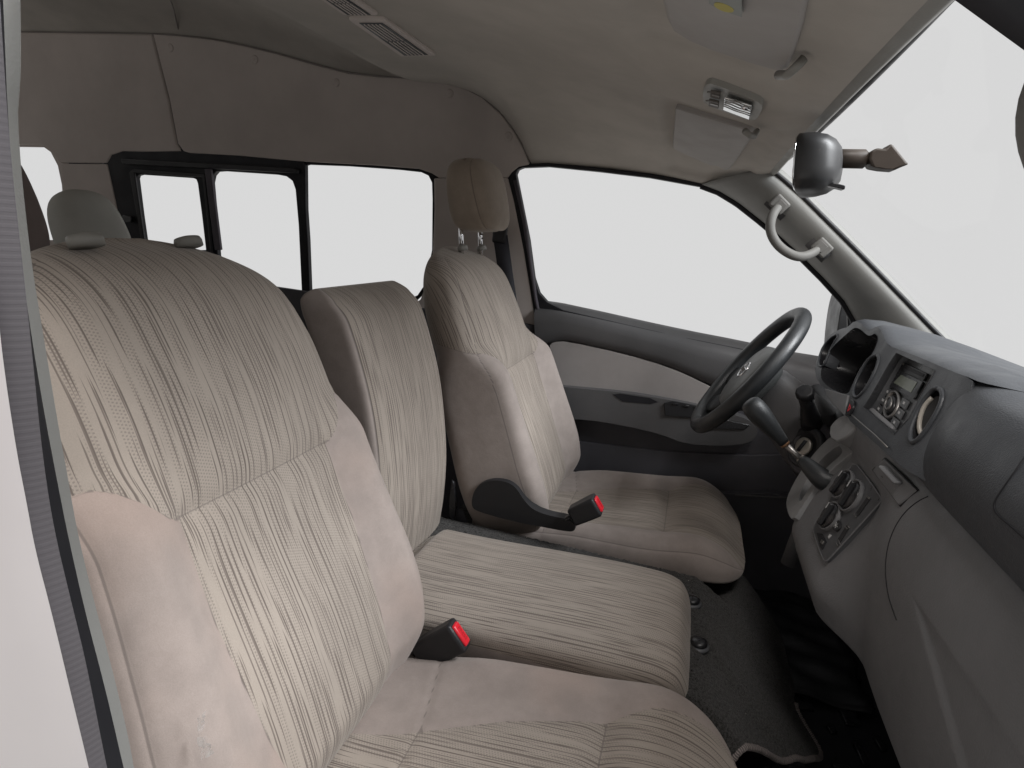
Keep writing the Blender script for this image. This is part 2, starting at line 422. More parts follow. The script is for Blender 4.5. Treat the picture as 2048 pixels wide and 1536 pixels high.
# ---- headliner: a height field z(x, y)
ZC = [(-3.2, .57), (-1.6, .56), (-1.25, .51), (-.98, .415), (-.85, .352), (-.80, .352), (-.60, .350), (-.35, .312), (-.1, .262), (.05, .226), (.14, .212)]
SEAM = [(-60, 62), (35, 65), (180, 66), (310, 68), (360, 71), (430, 79), (500, 93), (560, 108), (640, 131), (700, 146), (760, 153), (860, 158), (920, 170), (965, 193), (1003, 226), (1032, 265), (1049, 298), (1060, 328), (1130, 331), (1220, 338), (1310, 350), (1412, 372)]
seam3 = [at(x, y, WALL) for x, y in SEAM]
SW = [(p.x, p.z) for p in seam3] + [(.05, .185), (.14, .205)]
SW = [(-3.2, SW[0][1] + .01)] + SW
def zwall(x): return interp(SW, x)
def ywall(x):
    y = 2.0012 - .12 * zwall(x)
    if x > -.02: y = lerp(y, 1.87, sm((x + .02) / .16))
    return y
def rect(x, y, x0, x1, y0, y1, e=.03):
    return sm((x - x0) / e) * sm((x1 - x) / e) * sm((y - y0) / e) * sm((y1 - y) / e)
def zceil(x, y):
    zw, yw = zwall(x), ywall(x); t = min(1, abs(y - MID) / (yw - MID))
    p = lerp(6.0, 3.2, sm((x + 1.0) / .4))
    z = zw + (lerp(interp(ZC, x), sinterp(ZC, x), .25 if -1.2 < x < -.7 else 1.) - zw) * (1 - t ** p)
    z += .012 * rect(x, y, -.145, .115, .38, 1.02, .035) + .012 * rect(x, y, -.135, .115, 1.30, 1.95, .03)
    z -= .010 * rect(x, y, -.16, .13, 1.02, 1.30, .05)
    return z
xs = []
x = -3.2
while x < .14:
    xs.append(x); x += .05 if x < -1.3 else .016
xs.append(.14)
rows = []
for x in xs:
    yw = ywall(x); hw = yw - MID; row = []
    for j in range(121):
        t = -1 + 2 * j / 120; t = math.copysign(abs(t) ** .85, t)
        row.append(Vector((x, MID + hw * t, zceil(x, MID + hw * t))))
    rows.append(row)
b = B().grid(rows)
b.make('headliner', M['headliner'], van, solid=0)
# pale front edge that folds up to the windscreen
fr = rows[-1]; b = B()
pr = [(0, 0), (.012, -.004), (.02, .002), (.024, .016), (.022, .05)]
b.grid([[p + Vector((dx, 0, dz)) for p in fr] for dx, dz in pr]).make('headliner_edge', M['beige'], van)
# roof skin closing the cabin from above
B().grid([[Vector((x, y, z)) for y in (.36, .5, 1.9, 2.0)] for x, z in ((-3.2, .66), (-1.2, .65), (-.6, .47), (.165, .275))]).make('roof_skin', M['door_low'], van)
# piping line where the headliner meets the side trim
B().tube([p + Vector((0, -.006, -.002)) for p in chaikin(seam3[1:18], 2, False)], .0030, 8).make('headliner_piping', M['inset'], van)
# cross seam in the rear headliner
sx = [at(275, -4, PZ(.50)), at(318, 16, PZ(.49)), at(342, 40, PZ(.485)), at(358, 68, WALL)]
B().tube(chaikin([p + Vector((0, 0, -.002)) for p in [Vector((p.x, p.y, zceil(p.x, min(p.y, 1.92)))) for p in sx]], 2, False), .0022, 6).make('headliner_seam', M['inset'], van)

# ---- upper side trims (two pressed panels) and pillar trims
IN = (0, -.012, 0)
front = [(312, 71), (360, 74), (430, 82), (500, 96), (560, 111), (640, 134), (700, 149), (760, 156), (860, 161), (920, 173), (965, 196), (1003, 229), (1032, 268), (1049, 300), (1060, 330), (1040, 334), (1026, 345), (1018, 356), (880, 356), (866, 347), (840, 338), (750, 331), (600, 323), (480, 312), (385, 307), (372, 303), (361, 288), (345, 202)]
B().prism(px_poly(front, WALL), IN).make('upper_side_trim', M['trim'], van, bevel=.006, segs=3)
rear = [(-60, 64), (309, 70), (342, 203), (358, 290), (369, 304), (300, 305), (250, 304), (230, 311), (221, 327), (124, 326), (97, 294), (88, 291), (-60, 288)]
B().prism(px_poly(rear, WALL), IN).make('upper_side_trim', M['trim'], van, bevel=.006, segs=3)
bp = [(870, 357), (1019, 357), (1030, 400), (1050, 500), (1068, 610), (1085, 720), (1100, 1000), (700, 1000), (815, 610), (842, 600), (858, 560), (868, 500), (871, 420)]
B().prism(px_poly(bp, WALL), IN).make('door_pillar_trim', M['trim'], van, bevel=.006, segs=3)
rp = [(125, 328), (221, 329), (232, 380), (262, 520), (262, 600), (140, 600), (136, 460), (130, 380)]
B().prism(px_poly(rp, WALL), IN).make('rear_pillar_trim', M['trim'], van, bevel=.006, segs=3)
for (x, y) in ((902, 188), (1019, 273), (514, 120), (676, 166), (346, 97)):
    c = at(x, y, WALL); n = Vector((0, -1, -.12)).normalized()
    B().lathe(c + n * .012, n, [(0, .013), (.0012, .0125), (.0018, .009), (.0018, .0)], 20).make('trim_clip', M['trim'], van)
# lower side trim below the windows
B().prism([Vector((-3.2, 2.03, -.30)), Vector((-.47, 2.03, -.30)), Vector((-.42, 2.03, -1.04)), Vector((-3.2, 2.03, -1.04))], (0, -.02, 0)).make('lower_side_trim', M['door_low'], van, bevel=.008)

# ---- sliding side window: black frame with three openings
WF = PL(0, 1, .12, 2.0012 + .012)
o = [(214, 318), (226, 303), (246, 296), (480, 303), (612, 310), (617, 332), (618, 420), (622, 480), (628, 640), (300, 640), (262, 520), (240, 400)]
w3 = chaikin([Vector((x, y, 0)) for x, y in [(281, 356), (288, 350), (396, 358), (403, 365), (418, 500), (304, 500)]], 0)
w3 = [(281, 358), (283, 352), (290, 350), (394, 357), (401, 360), (404, 368), (412, 430), (420, 500), (300, 500), (290, 430)]
w2 = [(431, 366), (434, 352), (441, 344), (455, 343), (560, 350), (580, 354), (592, 363), (598, 380), (604, 450), (612, 625), (452, 625), (441, 480)]
b = B().prism(px_poly(o, WF), (0, -.022, 0), [px_poly(w3, WF), px_poly(w2, WF)])
sf = b.make('sliding_window', M['rubber'], van, bevel=.003)
def pane(poly, pl, parent, name='pane'):
    return B().prism(px_poly(poly, pl), (0, .004, 0)).make(name, M['glass'], parent, smooth=False)
pane([(270, 340), (412, 350), (428, 510), (285, 510)], PL(0, 1, .12, 2.0012 + .006), sf)
pane([(420, 335), (606, 340), (616, 630), (446, 630)], PL(0, 1, .12, 2.0012 + .002), sf)
IB = PL(0, 1, .12, 2.0012 - .012)
B().prism(px_poly([(248, 318), (590, 336), (600, 340), (600, 347), (560, 345), (250, 329)], IB), (0, -.014, 0)).make('track_rail', M['black'], sf, bevel=.003)
B().prism(px_poly([(414, 338), (426, 338), (446, 500), (434, 500)], IB), (0, -.014, 0)).make('sash_bar', M['seal'], sf, bevel=.003)
B().prism(px_poly([(262, 345), (270, 338), (412, 348), (428, 510), (424, 510), (408, 355), (272, 346), (296, 510), (290, 510)], IB), (0, -.008, 0)).make('sash_frame', M['black'], sf, bevel=.002)
B().box(at(262, 438, IB) + Vector((0, -.012, 0)), (.02, 0, 0), (0, .008, 0), (0, 0, .012)).make('latch', M['black_sm'], sf, bevel=.003)
# fixed front side glass with its slim black edge
w1o = [(600, 310), (700, 313), (800, 320), (860, 326), (884, 344), (884, 400), (882, 500), (866, 572), (835, 601), (814, 612), (760, 640), (612, 640), (604, 400)]
w1 = [(608, 345), (612, 333), (622, 330), (700, 333), (800, 340), (845, 345), (860, 352), (867, 366), (868, 400), (867, 500), (853, 568), (838, 590), (818, 599), (760, 625), (625, 625), (613, 420)]
b = B().prism(px_poly(w1o, WF), (0, -.014, 0), [px_poly(w1, WF)])
fw = b.make('side_window', M['rubber'], van, bevel=.002)
pane([(604, 324), (872, 340), (876, 600), (760, 640), (625, 640)], PL(0, 1, .12, 2.0012 + .02), fw)
# rear quarter glass
q = [(-40, 293), (92, 295), (106, 305), (120, 332), (128, 370), (133, 440), (136, 480), (-40, 480)]
qo = [(-60, 280), (110, 280), (128, 296), (140, 332), (146, 370), (150, 440), (152, 500), (-60, 500)]
qw = B().prism(px_poly(qo, WF), (0, -.010, 0), [px_poly(q, WF)]).make('rear_quarter_window', M['trim'], van, bevel=.002)
pane([(-50, 290), (136, 290), (142, 490), (-50, 490)], PL(0, 1, .12, 2.0012 + .02), qw)

# ---- windscreen pillars
inner = [(1405, 368), (1440, 381), (1478, 404), (1520, 437), (1560, 470), (1600, 506), (1650, 556), (1690, 600), (1716, 645), (1738, 700)]
outer = [(1531, 336), (1545, 350), (1560, 362), (1600, 397), (1650, 447), (1700, 497), (1750, 548), (1800, 600), (1850, 652), (1912, 715)]
pi = resample(px_poly(inner, PY(1.965)), 40); po = resample(px_poly(outer, PY(1.865)), 40)
def pillar(fn, name):
    rows = []
    for k in range(-2, 17):
        t = k / 14
        row = []
        for a, c in zip(pi, po):
            d = (c - a); tt = max(0, min(1, t))
            nrm = Vector((-.25, -1, -.1)).normalized()
            bulge = .030 * (math.sin(math.pi * tt) ** .7 if 0 < tt < 1 else 0)
            p = a + d * tt + nrm * bulge
            if k < 0: p += Vector((0, .012 * -k, .0))
            if k > 14: p += Vector((.006, .015, .012)) * (k - 14)
            row.append(fn(p))
        rows.append(row)
    return B().grid(rows).make(name, M['pillar'], van, solid=.004)
idf = lambda p: p
for fn in (idf, mir):
    pl_ = pillar(fn, 'windscreen_pillar')
    B().tube([fn(p + Vector((.006, .0, .006))) for p in po], .006, 8).make('windscreen_seal', M['black'], pl_)
    B().tube([fn(p + Vector((-.004, .012, -.004))) for p in pi], .009 if fn is idf else .016, 8).make('door_seal', M['rubber'], pl_)
    # header corner seal
# windscreen glass
ws = []
for i in range(9):
    t = i / 8; row = []
    for j in range(17):
        y = lerp(.47, 1.91, j / 16); s = ((y - MID) / .72) ** 2
        top = Vector((.175 - .01 * s, y, .225)); bot = Vector((.83 - .13 * s, y, -.225 + .02 * s))
        row.append(top.lerp(bot, t))
    ws.append(row)
B().grid(ws).make('windscreen', M['glass'], van)
B().tube([Vector((.175 - .01 * ((y - MID) / .72) ** 2, y, .236)) for y in [lerp(.45, 1.92, j / 20) for j in range(21)]], .008, 8).make('windscreen_top_seal', M['black'], van)
# near door opening: painted body edge, ribbed seal, black seal and pillar trim
def strip(name, left, right, yl, yr, mat, bulge, par=van, n=48, lab=None):
    a = resample(px_poly(left, PY(yl), 2, False), n); c = resample(px_poly(right, PY(yr), 2, False), n); rows = []
    for k in range(-1, 14):
        t = max(0, min(1, k / 12)); row = []
        for p, q in zip(a, c):
            r = p.lerp(q, t) + Vector((.3, -1, 0)).normalized() * bulge * (1 - (2*t - 1) ** 2)
            if k < 0 or k > 12: r = r + Vector((-.06, .02, 0))
            row.append(r)
        rows.append(row)
    return B().grid(rows).make(name, mat, par, solid=.002)
ap = thing('door_opening_pillar', 'white body edge with black rubber door seal beside the front passenger seat', 'door pillar', (-.45, .33, -1.0))
strip('body_panel', [(-400, 300), (-330, 1000), (-250, 1600)], [(-18, 500), (0, 700), (30, 900), (50, 1000), (68, 1100), (100, 1220), (138, 1380), (178, 1545), (190, 1600)], .235, .25, M['white'], .001, ap)
M['ribbed'] = ribbed('ribbed_grey_seal', (.10, .092, .10))
strip('ribbed_seal', [(-60, 0), (-40, 500), (-20, 700), (8, 900), (26, 1000), (50, 1100), (82, 1220), (120, 1380), (160, 1545), (172, 1600)], [(-5, 0), (15, 300), (45, 560), (66, 760), (80, 900), (102, 1050), (138, 1200), (170, 1330), (212, 1545), (226, 1600)], .262, .275, M['ribbed'], .003, ap)
strip('black_seal', [(-12, -40), (4, 300), (34, 560), (60, 760), (78, 900), (100, 1050), (135, 1200), (168, 1330), (210, 1545), (222, 1600)], [(0, -40), (14, 300), (42, 560), (76, 780), (112, 970), (134, 1080), (168, 1230), (208, 1380), (246, 1545), (260, 1600)], .285, .295, M['rubber'], .002, ap)
strip('pillar_trim', [(-24, -40), (0, 0), (10, 300), (38, 560), (72, 780), (108, 970), (130, 1080), (162, 1230), (204, 1380), (242, 1545), (254, 1600)], [(36, -40), (38, 60), (38, 170), (30, 205), (38, 340), (58, 520), (88, 700), (118, 880), (129, 935), (150, 1060), (184, 1200), (222, 1340), (260, 1500), (274, 1600)], .32, .33, M['pillar'], .005, ap)
# dark trim below the near pillar, seen between seat and seal

# ---- ceiling fittings of the van
def ceil_pt(px, py, d=0):
    r = ray(px, py).normalized(); lo, hi = .15, 3.0
    for _ in range(40):
        mid = (lo + hi) / 2; p = r * mid
        yy = min(max(p.y, .42), ywall(min(.14, p.x)))
        if p.z > zceil(min(.139, p.x), yy) - d: hi = mid
        else: lo = mid
    return r * lo
def vent(pxs, idx):
    c = [ceil_pt(*p) for p in pxs]
    n = (c[1] - c[0]).cross(c[3] - c[0]).normalized(); n = n if n.z < 0 else -n
    v = B().prism(off(c, n * .006), -n * .012).make('ceiling_vent', M['trim'], van, bevel=.003)
    P = lambda a, t: c[0].lerp(c[1], a).lerp(c[3].lerp(c[2], a), t)
    B().prism(off([P(.2, .06), P(.86, .06), P(.84, .95), P(.16, .95)], n * .0065), n * .0006).make('slot', M['rubber'], v, smooth=False)
    for k in range(5):
        a = .2 + .66 * (k + 1) / 6
        b = B()
        e = (P(a, .95) - P(a, .06)); s = (P(1, .5) - P(0, .5)).normalized()
        for t0, t1 in ((.08, .5), (.53, .93)):
            p, q = P(a, t0), P(a, t1)
            b.box((p + q) / 2 + n * .0076, (q - p) / 2, s * .0011, n * .0010)
        b.make('slat', M['trim'], v, smooth=False)
vent([(697, 33), (768, 33), (872, 106), (803, 108)], 0)
vent([(600, -36), (668, -36), (757, 24), (688, 24)], 1)

lamp = thing('map_lamp', 'grey overhead map lamp with two switches and a shiny lens between the sun visors', 'ceiling lamp', ceil_pt(1463, 203))
LPX = [(1406, 178), (1412, 169), (1424, 167), (1500, 196), (1522, 207), (1525, 217), (1516, 236), (1506, 241), (1490, 239), (1416, 211), (1405, 203)]
lc = [ceil_pt(*p, .009) for p in LPX]; ln = Vector((-.15, 0, -1)).normalized()
B().prism(chaikin(lc, 1), -ln * .02).make('housing', M['beige'], lamp, bevel=.004, segs=3)
def lampq(pts, d, name, mat, th=.002, bv=.0008):
    return B().prism([ceil_pt(*p, d) for p in pts], ln * th).make(name, mat, lamp, bevel=bv)
lampq([(1450, 192), (1504, 209), (1500, 236), (1447, 216)], .0122, 'lens', M['lens'], .003, .001)
lb = B()
for t in (.2, .38, .55, .72, .86):
    p = ceil_pt(lerp(1450, 1447, t), lerp(192, 216, t), .0155); q_ = ceil_pt(lerp(1504, 1500, t), lerp(209, 236, t), .0155)
    lb.tube([p.lerp(q_, i / 8) + Vector((0, .002 * math.sin(i + 5 * t), 0)) for i in range(9)], .0009, 5)
lb.make('lens_ribs', M['satin'], lamp)
B().lathe(ceil_pt(1490, 214, .015), ln, [(0, .006), (.003, .005), (.005, 0)], 14).make('bulb', M['chrome'], lamp)
for cx_, cy_ in ((1431, 187), (1428, 205)):
    lampq([(cx_ - 9, cy_ - 9), (cx_ + 11, cy_ - 4), (cx_ + 10, cy_ + 8), (cx_ - 10, cy_ + 3)], .0122, 'switch', M['ink'], .0035, .0012)
    lampq([(cx_ - 7, cy_ + 1), (cx_ + 8, cy_ + 5), (cx_ + 8, cy_ + 7), (cx_ - 7, cy_ + 3)], .016, 'switch_ridge', M['satin'], .001, .0003)
def text(body, p, ux, uy, size, mat, parent, name='lettering', ext=.0002):
    ux = Vector(ux).normalized(); uy = Vector(uy); uy = (uy - ux * uy.dot(ux)).normalized(); uz = ux.cross(uy)
    cu = bpy.data.curves.new(name, 'FONT'); cu.body = body; cu.size = size; cu.extrude = ext; cu.align_x = 'CENTER'; cu.align_y = 'CENTER'
    tmp = bpy.data.objects.new('tmp_text', cu); C.objects.link(tmp); dg = bpy.context.evaluated_depsgraph_get()
    me = bpy.data.meshes.new_from_object(tmp.evaluated_get(dg)); bpy.data.objects.remove(tmp); bpy.data.curves.remove(cu)
    R = Matrix((ux, uy, uz)).transposed()
    vs = [Vector(p) + R @ v.co for v in me.vertices]; fs = [tuple(f.vertices) for f in me.polygons]; bpy.data.meshes.remove(me)
    return mk(name, vs, fs, mat, parent, smooth=False)
yax = Vector((0, -1, 0))
text('ON', ceil_pt(1417, 184, .0125), (0, -1, .0), (1, 0, 0), .008, M['ink'], lamp)
text('OFF', ceil_pt(1414, 201, .0125), (0, -1, .0), (1, 0, 0), .007, M['ink'], lamp)

# ---- sun visors
def visor(outline, lab, bracket):
    pts = [ceil_pt(*p, .010) for p in outline]
    cen = sum(pts, Vector()) / len(pts)
    v = thing('sun_visor', lab, 'sun visor', cen, 'sun visors under the headliner')
    n = Vector((-.25, 0, -1)).normalized()
    B().prism(pts, -n * .016).make('panel', M['visor'], v, bevel=.006, segs=3)
    e = [p for p in bracket]
    B().tube([ceil_pt(*p, d) for p, d in e], .0055, 10).make('bracket', M['beige'], v)
    return v, n
nv, nn = visor([(1318, -60), (1322, 0), (1331, 38), (1346, 64), (1375, 82), (1430, 105), (1500, 128), (1562, 146), (1574, 140), (1582, 118), (1600, 60), (1620, -60)],
      'large grey sun visor above the passenger side, with a yellow oval warning label', [((1556, 150), .020), ((1574, 150), .022), ((1590, 136), .020), ((1608, 117), .008)])
st = [ceil_pt(*p, .0150) for p in [(1418, -30), (1484, -30), (1484, 33), (1440, 18), (1418, 6)]]
B().prism(st, nn * .0006).make('label_sticker', M['sticker'], nv, smooth=False)
a0, a1 = ceil_pt(1429, 6, .0158), ceil_pt(1467, 22, .0158); cc = (a0 + a1) / 2; ux = (a1 - a0) / 2; uy_ = (ceil_pt(1454, 8) - ceil_pt(1442, 20)) * .42
B().prism([cc + nn * .0002 + ux * math.cos(t) + uy_ * math.sin(t) for t in [2*math.pi*i/28 for i in range(28)]], nn * .0005).make('yellow_oval', M['yellow'], nv, smooth=False)
fv, fn_ = visor([(1351, 217), (1480, 256), (1500, 263), (1506, 268), (1500, 280), (1478, 312), (1460, 338), (1450, 341), (1436, 333), (1420, 331), (1390, 318), (1352, 301), (1346, 296), (1346, 270), (1349, 240)],
      'smaller grey sun visor above the steering wheel, tucked beside the map lamp',
      [((1490, 262), .02), ((1498, 270), .022), ((1508, 272), .02), ((1514, 262), .008)])

# ================================================================== SEATS
KK = .45
ES = Vector((-KK, 0, 1)).normalized(); EN = Vector((1, 0, KK)).normalized(); EY = Vector((0, 1, 0))
def spow(v, p): return math.copysign(abs(v) ** p, v)
def upholstery(name, mat, parent, svals, NA, fn, zone_fn, cap=True, hedge=.6):
    """closed loft; fn(s, phi) -> (point, a, h); uv = arc length around and distance along"""
    V_, UV, Zn, Sm = [], [], [], []
    n = NA
    phis = []
    for i in range(n):                      # denser on the face side
        t = i / n
        phis.append(2 * math.pi * (t - .11 * math.sin(4 * math.pi * t) / (2 * math.pi) ) - math.pi / 2)
    rings, meta = [], []
    prev = None; L = 0
    for s in svals:
        ring = [fn(s, p) for p in phis]
        i0 = min(range(n), key=lambda i: abs(phis[i] - math.pi / 2))
        u = [0.] * n
        for i in range(i0 + 1, n): u[i] = u[i - 1] + (ring[i][0] - ring[i - 1][0]).length
        for i in range(i0 - 1, -1, -1): u[i] = u[i + 1] - (ring[i][0] - ring[i + 1][0]).length
        ue = [None, None]
        for sd, rg in ((0, range(i0, n)), (1, range(i0, -1, -1))):
            for i in rg:
                if ring[i][2] < hedge: ue[sd] = u[i]; break
            if ue[sd] is None: ue[sd] = 9.
        if prev is not None: L += (ring[i0][0] - prev).length
        prev = ring[i0][0]
        for i in range(n):
            p, a, h, g = ring[i]
            z, d = zone_fn(s, a, h, p, min(abs(u[i] - ue[0]), abs(u[i] - ue[1])))
            if g is not None: p = p - g * (.0022 * math.exp(-(d / .005) ** 2))
            V_.append(p); UV.append((-u[i] * .985 + (0.013 if z > 0 and d < 0 else 0), L)); Zn.append(z); Sm.append(abs(d))
    f = []
    R = len(svals)
    for r in range(R - 1):
        for i in range(n):
            a = r * n + i; b_ = r * n + (i + 1) % n
            f.append((a, b_, b_ + n, a + n))
    if cap:
        f.append(tuple(range(n))); f.append(tuple((R - 1) * n + i for i in reversed(range(n))))
    return mk(name, V_, f, mat, parent, uv=UV, attrs={'zone': Zn, 'seam': Sm})

WB = [(-.70, .105), (-.68, .145), (-.65, .190), (-.62, .228), (-.58, .262), (-.53, .285), (-.46, .292), (-.37, .281), (-.28, .270), (-.18, .263), (-.08, .256), (-.03, .247), (.02, .230), (.06, .204), (.09, .166), (.110, .126), (.122, .080), (.128, .035)]
IW = [(-.70, .118), (-.60, .125), (-.50, .142), (-.35, .152), (-.225, .148), (0, .148)]
NBK = [(-.70, -.17), (-.5, -.175), (-.25, -.165), (-.07, -.168), (.03, -.155), (.122, -.11)]
def sbound(a, n): return -.225 + .066 * sm((a - .148) / .085) + .55 * max(0., -n - .02)
def big_back(name, mat, parent, cy, dx, ws=1., eb=3.4):
    p0 = Vector((-.60 + dx, cy, -.15))
    def nfront(s, y, wd):
        a = abs(y)
        low = 1 - sm((s + .235) / .10)
        bol = .046 * sm((a - .135) / .10) * low * (1 - .25 * sm((-.5 - s) / .15)) 
        lum = .016 * math.exp(-((s + .46) / .16) ** 2) * (1 - sm((a - .05) / .14))
        up = .018 * math.exp(-((s + .12) / .12) ** 2) * (1 - (a / max(.05, wd)) ** 2)
        top = -.078 * max(0., (s + .02) / .142) ** 2.6 if s > -.02 else 0
        bot = -.055 * sm((-.575 - s) / .10)
        return bol + lum + up + top + bot - .006 * math.exp(-((s + .225) / .018) ** 2) * (1 - sm((a - .13) / .03))
    def fn(s, phi):
        c, sn = math.cos(phi), math.sin(phi)
        wd = sinterp(WB, s) * lerp(ws, 1, sm((s - .0) / .1)); e = lerp(eb, 2.5, sm((s + .08) / .16)) if eb < 5 else lerp(eb, 2.6, sm((s + .27) / .14))
        y = wd * spow(c, 2 / e); h = spow(sn, 2 / e)
        nf = nfront(s, y, wd); nb = sinterp(NBK, s); mid = -.055 if s < .02 else lerp(-.055, -.088, sm((s - .02) / .1))
        tk = 1 if s < .085 else math.sqrt(max(0.02, 1 - ((s - .085) / .0435) ** 2))
        nn_ = mid + h * (nf - mid if h > 0 else mid - nb) * tk
        return p0 + ES * s + EN * nn_ + EY * y, y, h, (EN if h > .15 else None)
    def zone(s, y, h, p, u):
        a = abs(y); n = (p - p0).dot(EN); sb = sbound(a, n)
        iw = interp(IW, s)
        ins = iw - a if h > 0 else -1
        z = max(s - sb, ins)
        d = []
        if a > .135 or h < .1: d.append(abs(s - sb))
        if h > 0 and s < -.215: d.append(abs(a - iw))
        if a < .15 and h > 0: d.append(abs(s + .225))
        if s < .09: d.append(u)
        return z, min(d) if d else 1
    sv = [-.70, -.695, -.685] + [lerp(-.675, .06, i / 150) for i in range(151)] + [.06 + .068 * math.sin(math.pi / 2 * i / 22) for i in range(1, 23)]
    return upholstery(name, mat, parent, sv, 236, fn, zone)

def big_cushion(name, mat, parent, cy, dx):
    WT = [(-.50, .205), (-.44, .222), (-.30, .245), (-.10, .262), (.04, .265), (.10, .257), (.14, .240), (.165, .214), (.182, .175), (.190, .12)]
    def ztop(x, y, wd):
        a = abs(y); z = lerp(-.728, -.690, sm((x + .44) / .50))
        z += .032 * sm((x + .40) / .2) * sm((a - .135) / .09) * (1 - .5 * sm((x - .05) / .13)) - .008 * math.exp(-((x + .015) / .02) ** 2) * (1 - sm((a - .14) / .04))
        z -= .052 * max(0, (x - .07) / .12) ** 2.4 if x > .07 else 0
        z += .010 * math.exp(-((x - .06) / .06) ** 2)
        return z
    def fn(x, phi):
        c, sn = math.cos(phi), math.sin(phi); wd = sinterp(WT, x); e = 3.2
        y = wd * spow(c, 2 / e); h = spow(sn, 2 / e)
        zt = ztop(x, y, wd); zb = lerp(-.845, -.768, sm((x + .2) / .3)); mid = lerp(-.768, -.742, sm((x + .1) / .2))
        tk = 1 if x < .13 else math.sqrt(max(.03, 1 - ((x - .13) / .0615) ** 2))
        z = mid + h * (zt - mid if h > 0 else mid - zb) * tk
        return Vector((x + dx, cy + y, z)), y, h, (Vector((0, 0, 1)) if h > .1 else None)
    def zone(x, y, h, p, u):
        a = abs(y); iw = interp([(-.40, .0), (-.30, .03), (-.25, .055), (-.16, .10), (-.02, .145), (.05, .178), (.15, .195)], x) if y > 0 else .172
        z = iw - a if h > -.25 else -.01
        if h < .2 and x < .15: z = -.02
        z = max(-.02, z)
        d = []
        if h > 0: d.append(abs(a - iw))
        xr = -.272
        if h > 0: d.append(abs(x - xr + .2 * max(0, a - .05)))
        if h > 0 and a < iw: d.append(abs(x + .015))
        d.append(u)
        return z, min(d) if d else 1
    sv = [-.50, -.495] + [lerp(-.485, .13, i / 110) for i in range(111)] + [.13 + .0605 * math.sin(math.pi / 2 * i / 24) for i in range(1, 25)]
    o = upholstery(name, mat, parent, sv, 220, fn, zone)
    return o

def guide(parent, p, s=1.):
    ax = ES
    B().lathe(p - ax * .016, ax, [(0, .016 * s), (.008, .0165 * s), (.0125, .015 * s), (.014, .010 * s), (.014, 0)], 24, up=(0, 1, 0), sx=1.32).make('headrest_guide', M['beige'], parent, smooth=True)

def recliner(parent, cy, side, pts, yplane, name='recliner_cover', th=.035):
    P = chaikin(px_poly(pts, PY(yplane)), 2)
    return B().prism(P, (0, th, 0)).make(name, M['black'], parent, bevel=.010, segs=4)

def buckle(parent, base, tip, hgt, lat, half, label=None):
    """base/tip: ends of the long axis, hgt: half height vector, lat: half thickness vector"""
    ax = (tip - base); u = ax.normalized(); hv = Vector(hgt); hv = (hv - u * hv.dot(u)); lv = u.cross(hv).normalized() * half
    b = B(); rings = []
    for t, k in ((0, .82), (.08, .9), (.6, .98), (1, 1.)):
        c = base + ax * t; rings.append([c + hv * (k * i) + lv * (k * j) for i, j in ((-1, -1), (1, -1), (1, 1), (-1, 1))])
    b.loft(rings); body = b.make('seat_belt_buckle', M['black'], parent, bevel=.006, segs=3)
    c = tip + u * .0005
    btn = B(); btn.loft([[c + u * d + hv * (i * k) + lv * (j * k2) for i, j in ((-1, -1), (1, -1), (1, 1), (-1, 1))] for d, k, k2 in ((-.004, .74, .62), (.004, .74, .62))])
    bt = btn.make('release_button', M['red'], body, bevel=.004, segs=3)
    text('PRESS', c + u * .0042, -hv, u.cross(-hv), hv.length * .36, M['redtext'], bt, ext=.00008)
    return body

# ---- front passenger seat
ps = thing('passenger_seat', 'large beige striped front seat nearest the open door, without its headrest', 'car seat', (-.25, .687, -1.0))
pb = big_back('backrest', M['fabric_warm'], ps, .687, 0)
big_cushion('cushion', M['fabric_warm'], ps, .687, 0)
for px, py, y in ((165, 466, .60), (372, 472, .775)):
    v = at(px, py, PY(y)); guide(ps, v, 1.0)
B().box((-.14, .687, -.93), (.27, 0, 0), (0, .20, 0), (0, 0, .105)).make('seat_base', M['black'], ps, bevel=.02)
# buckle beside the passenger cushion
Pq = PY(.905)
ba, ti = at(838, 1311, Pq), at(921, 1268, Pq)
hv = (at(908, 1243, Pq) - at(940, 1300, Pq)) * .5
buckle(ps, ba, ti, hv, None, .016)
kn = at(806, 1334, PY(.95))
B().tube([kn + Vector((-.02, 0, -.02)), kn + Vector((0, 0, 0)), ba], [.012, .014, .012], 12, flat=.6).make('buckle_stalk', M['black_sm'], ps)
B().lathe(kn + Vector((0, -.012, 0)), (0, -1, 0), [(-.01, .019), (0, .019), (.008, .015), (.011, 0)], 20).make('pivot_cap', M['black_sm'], ps)
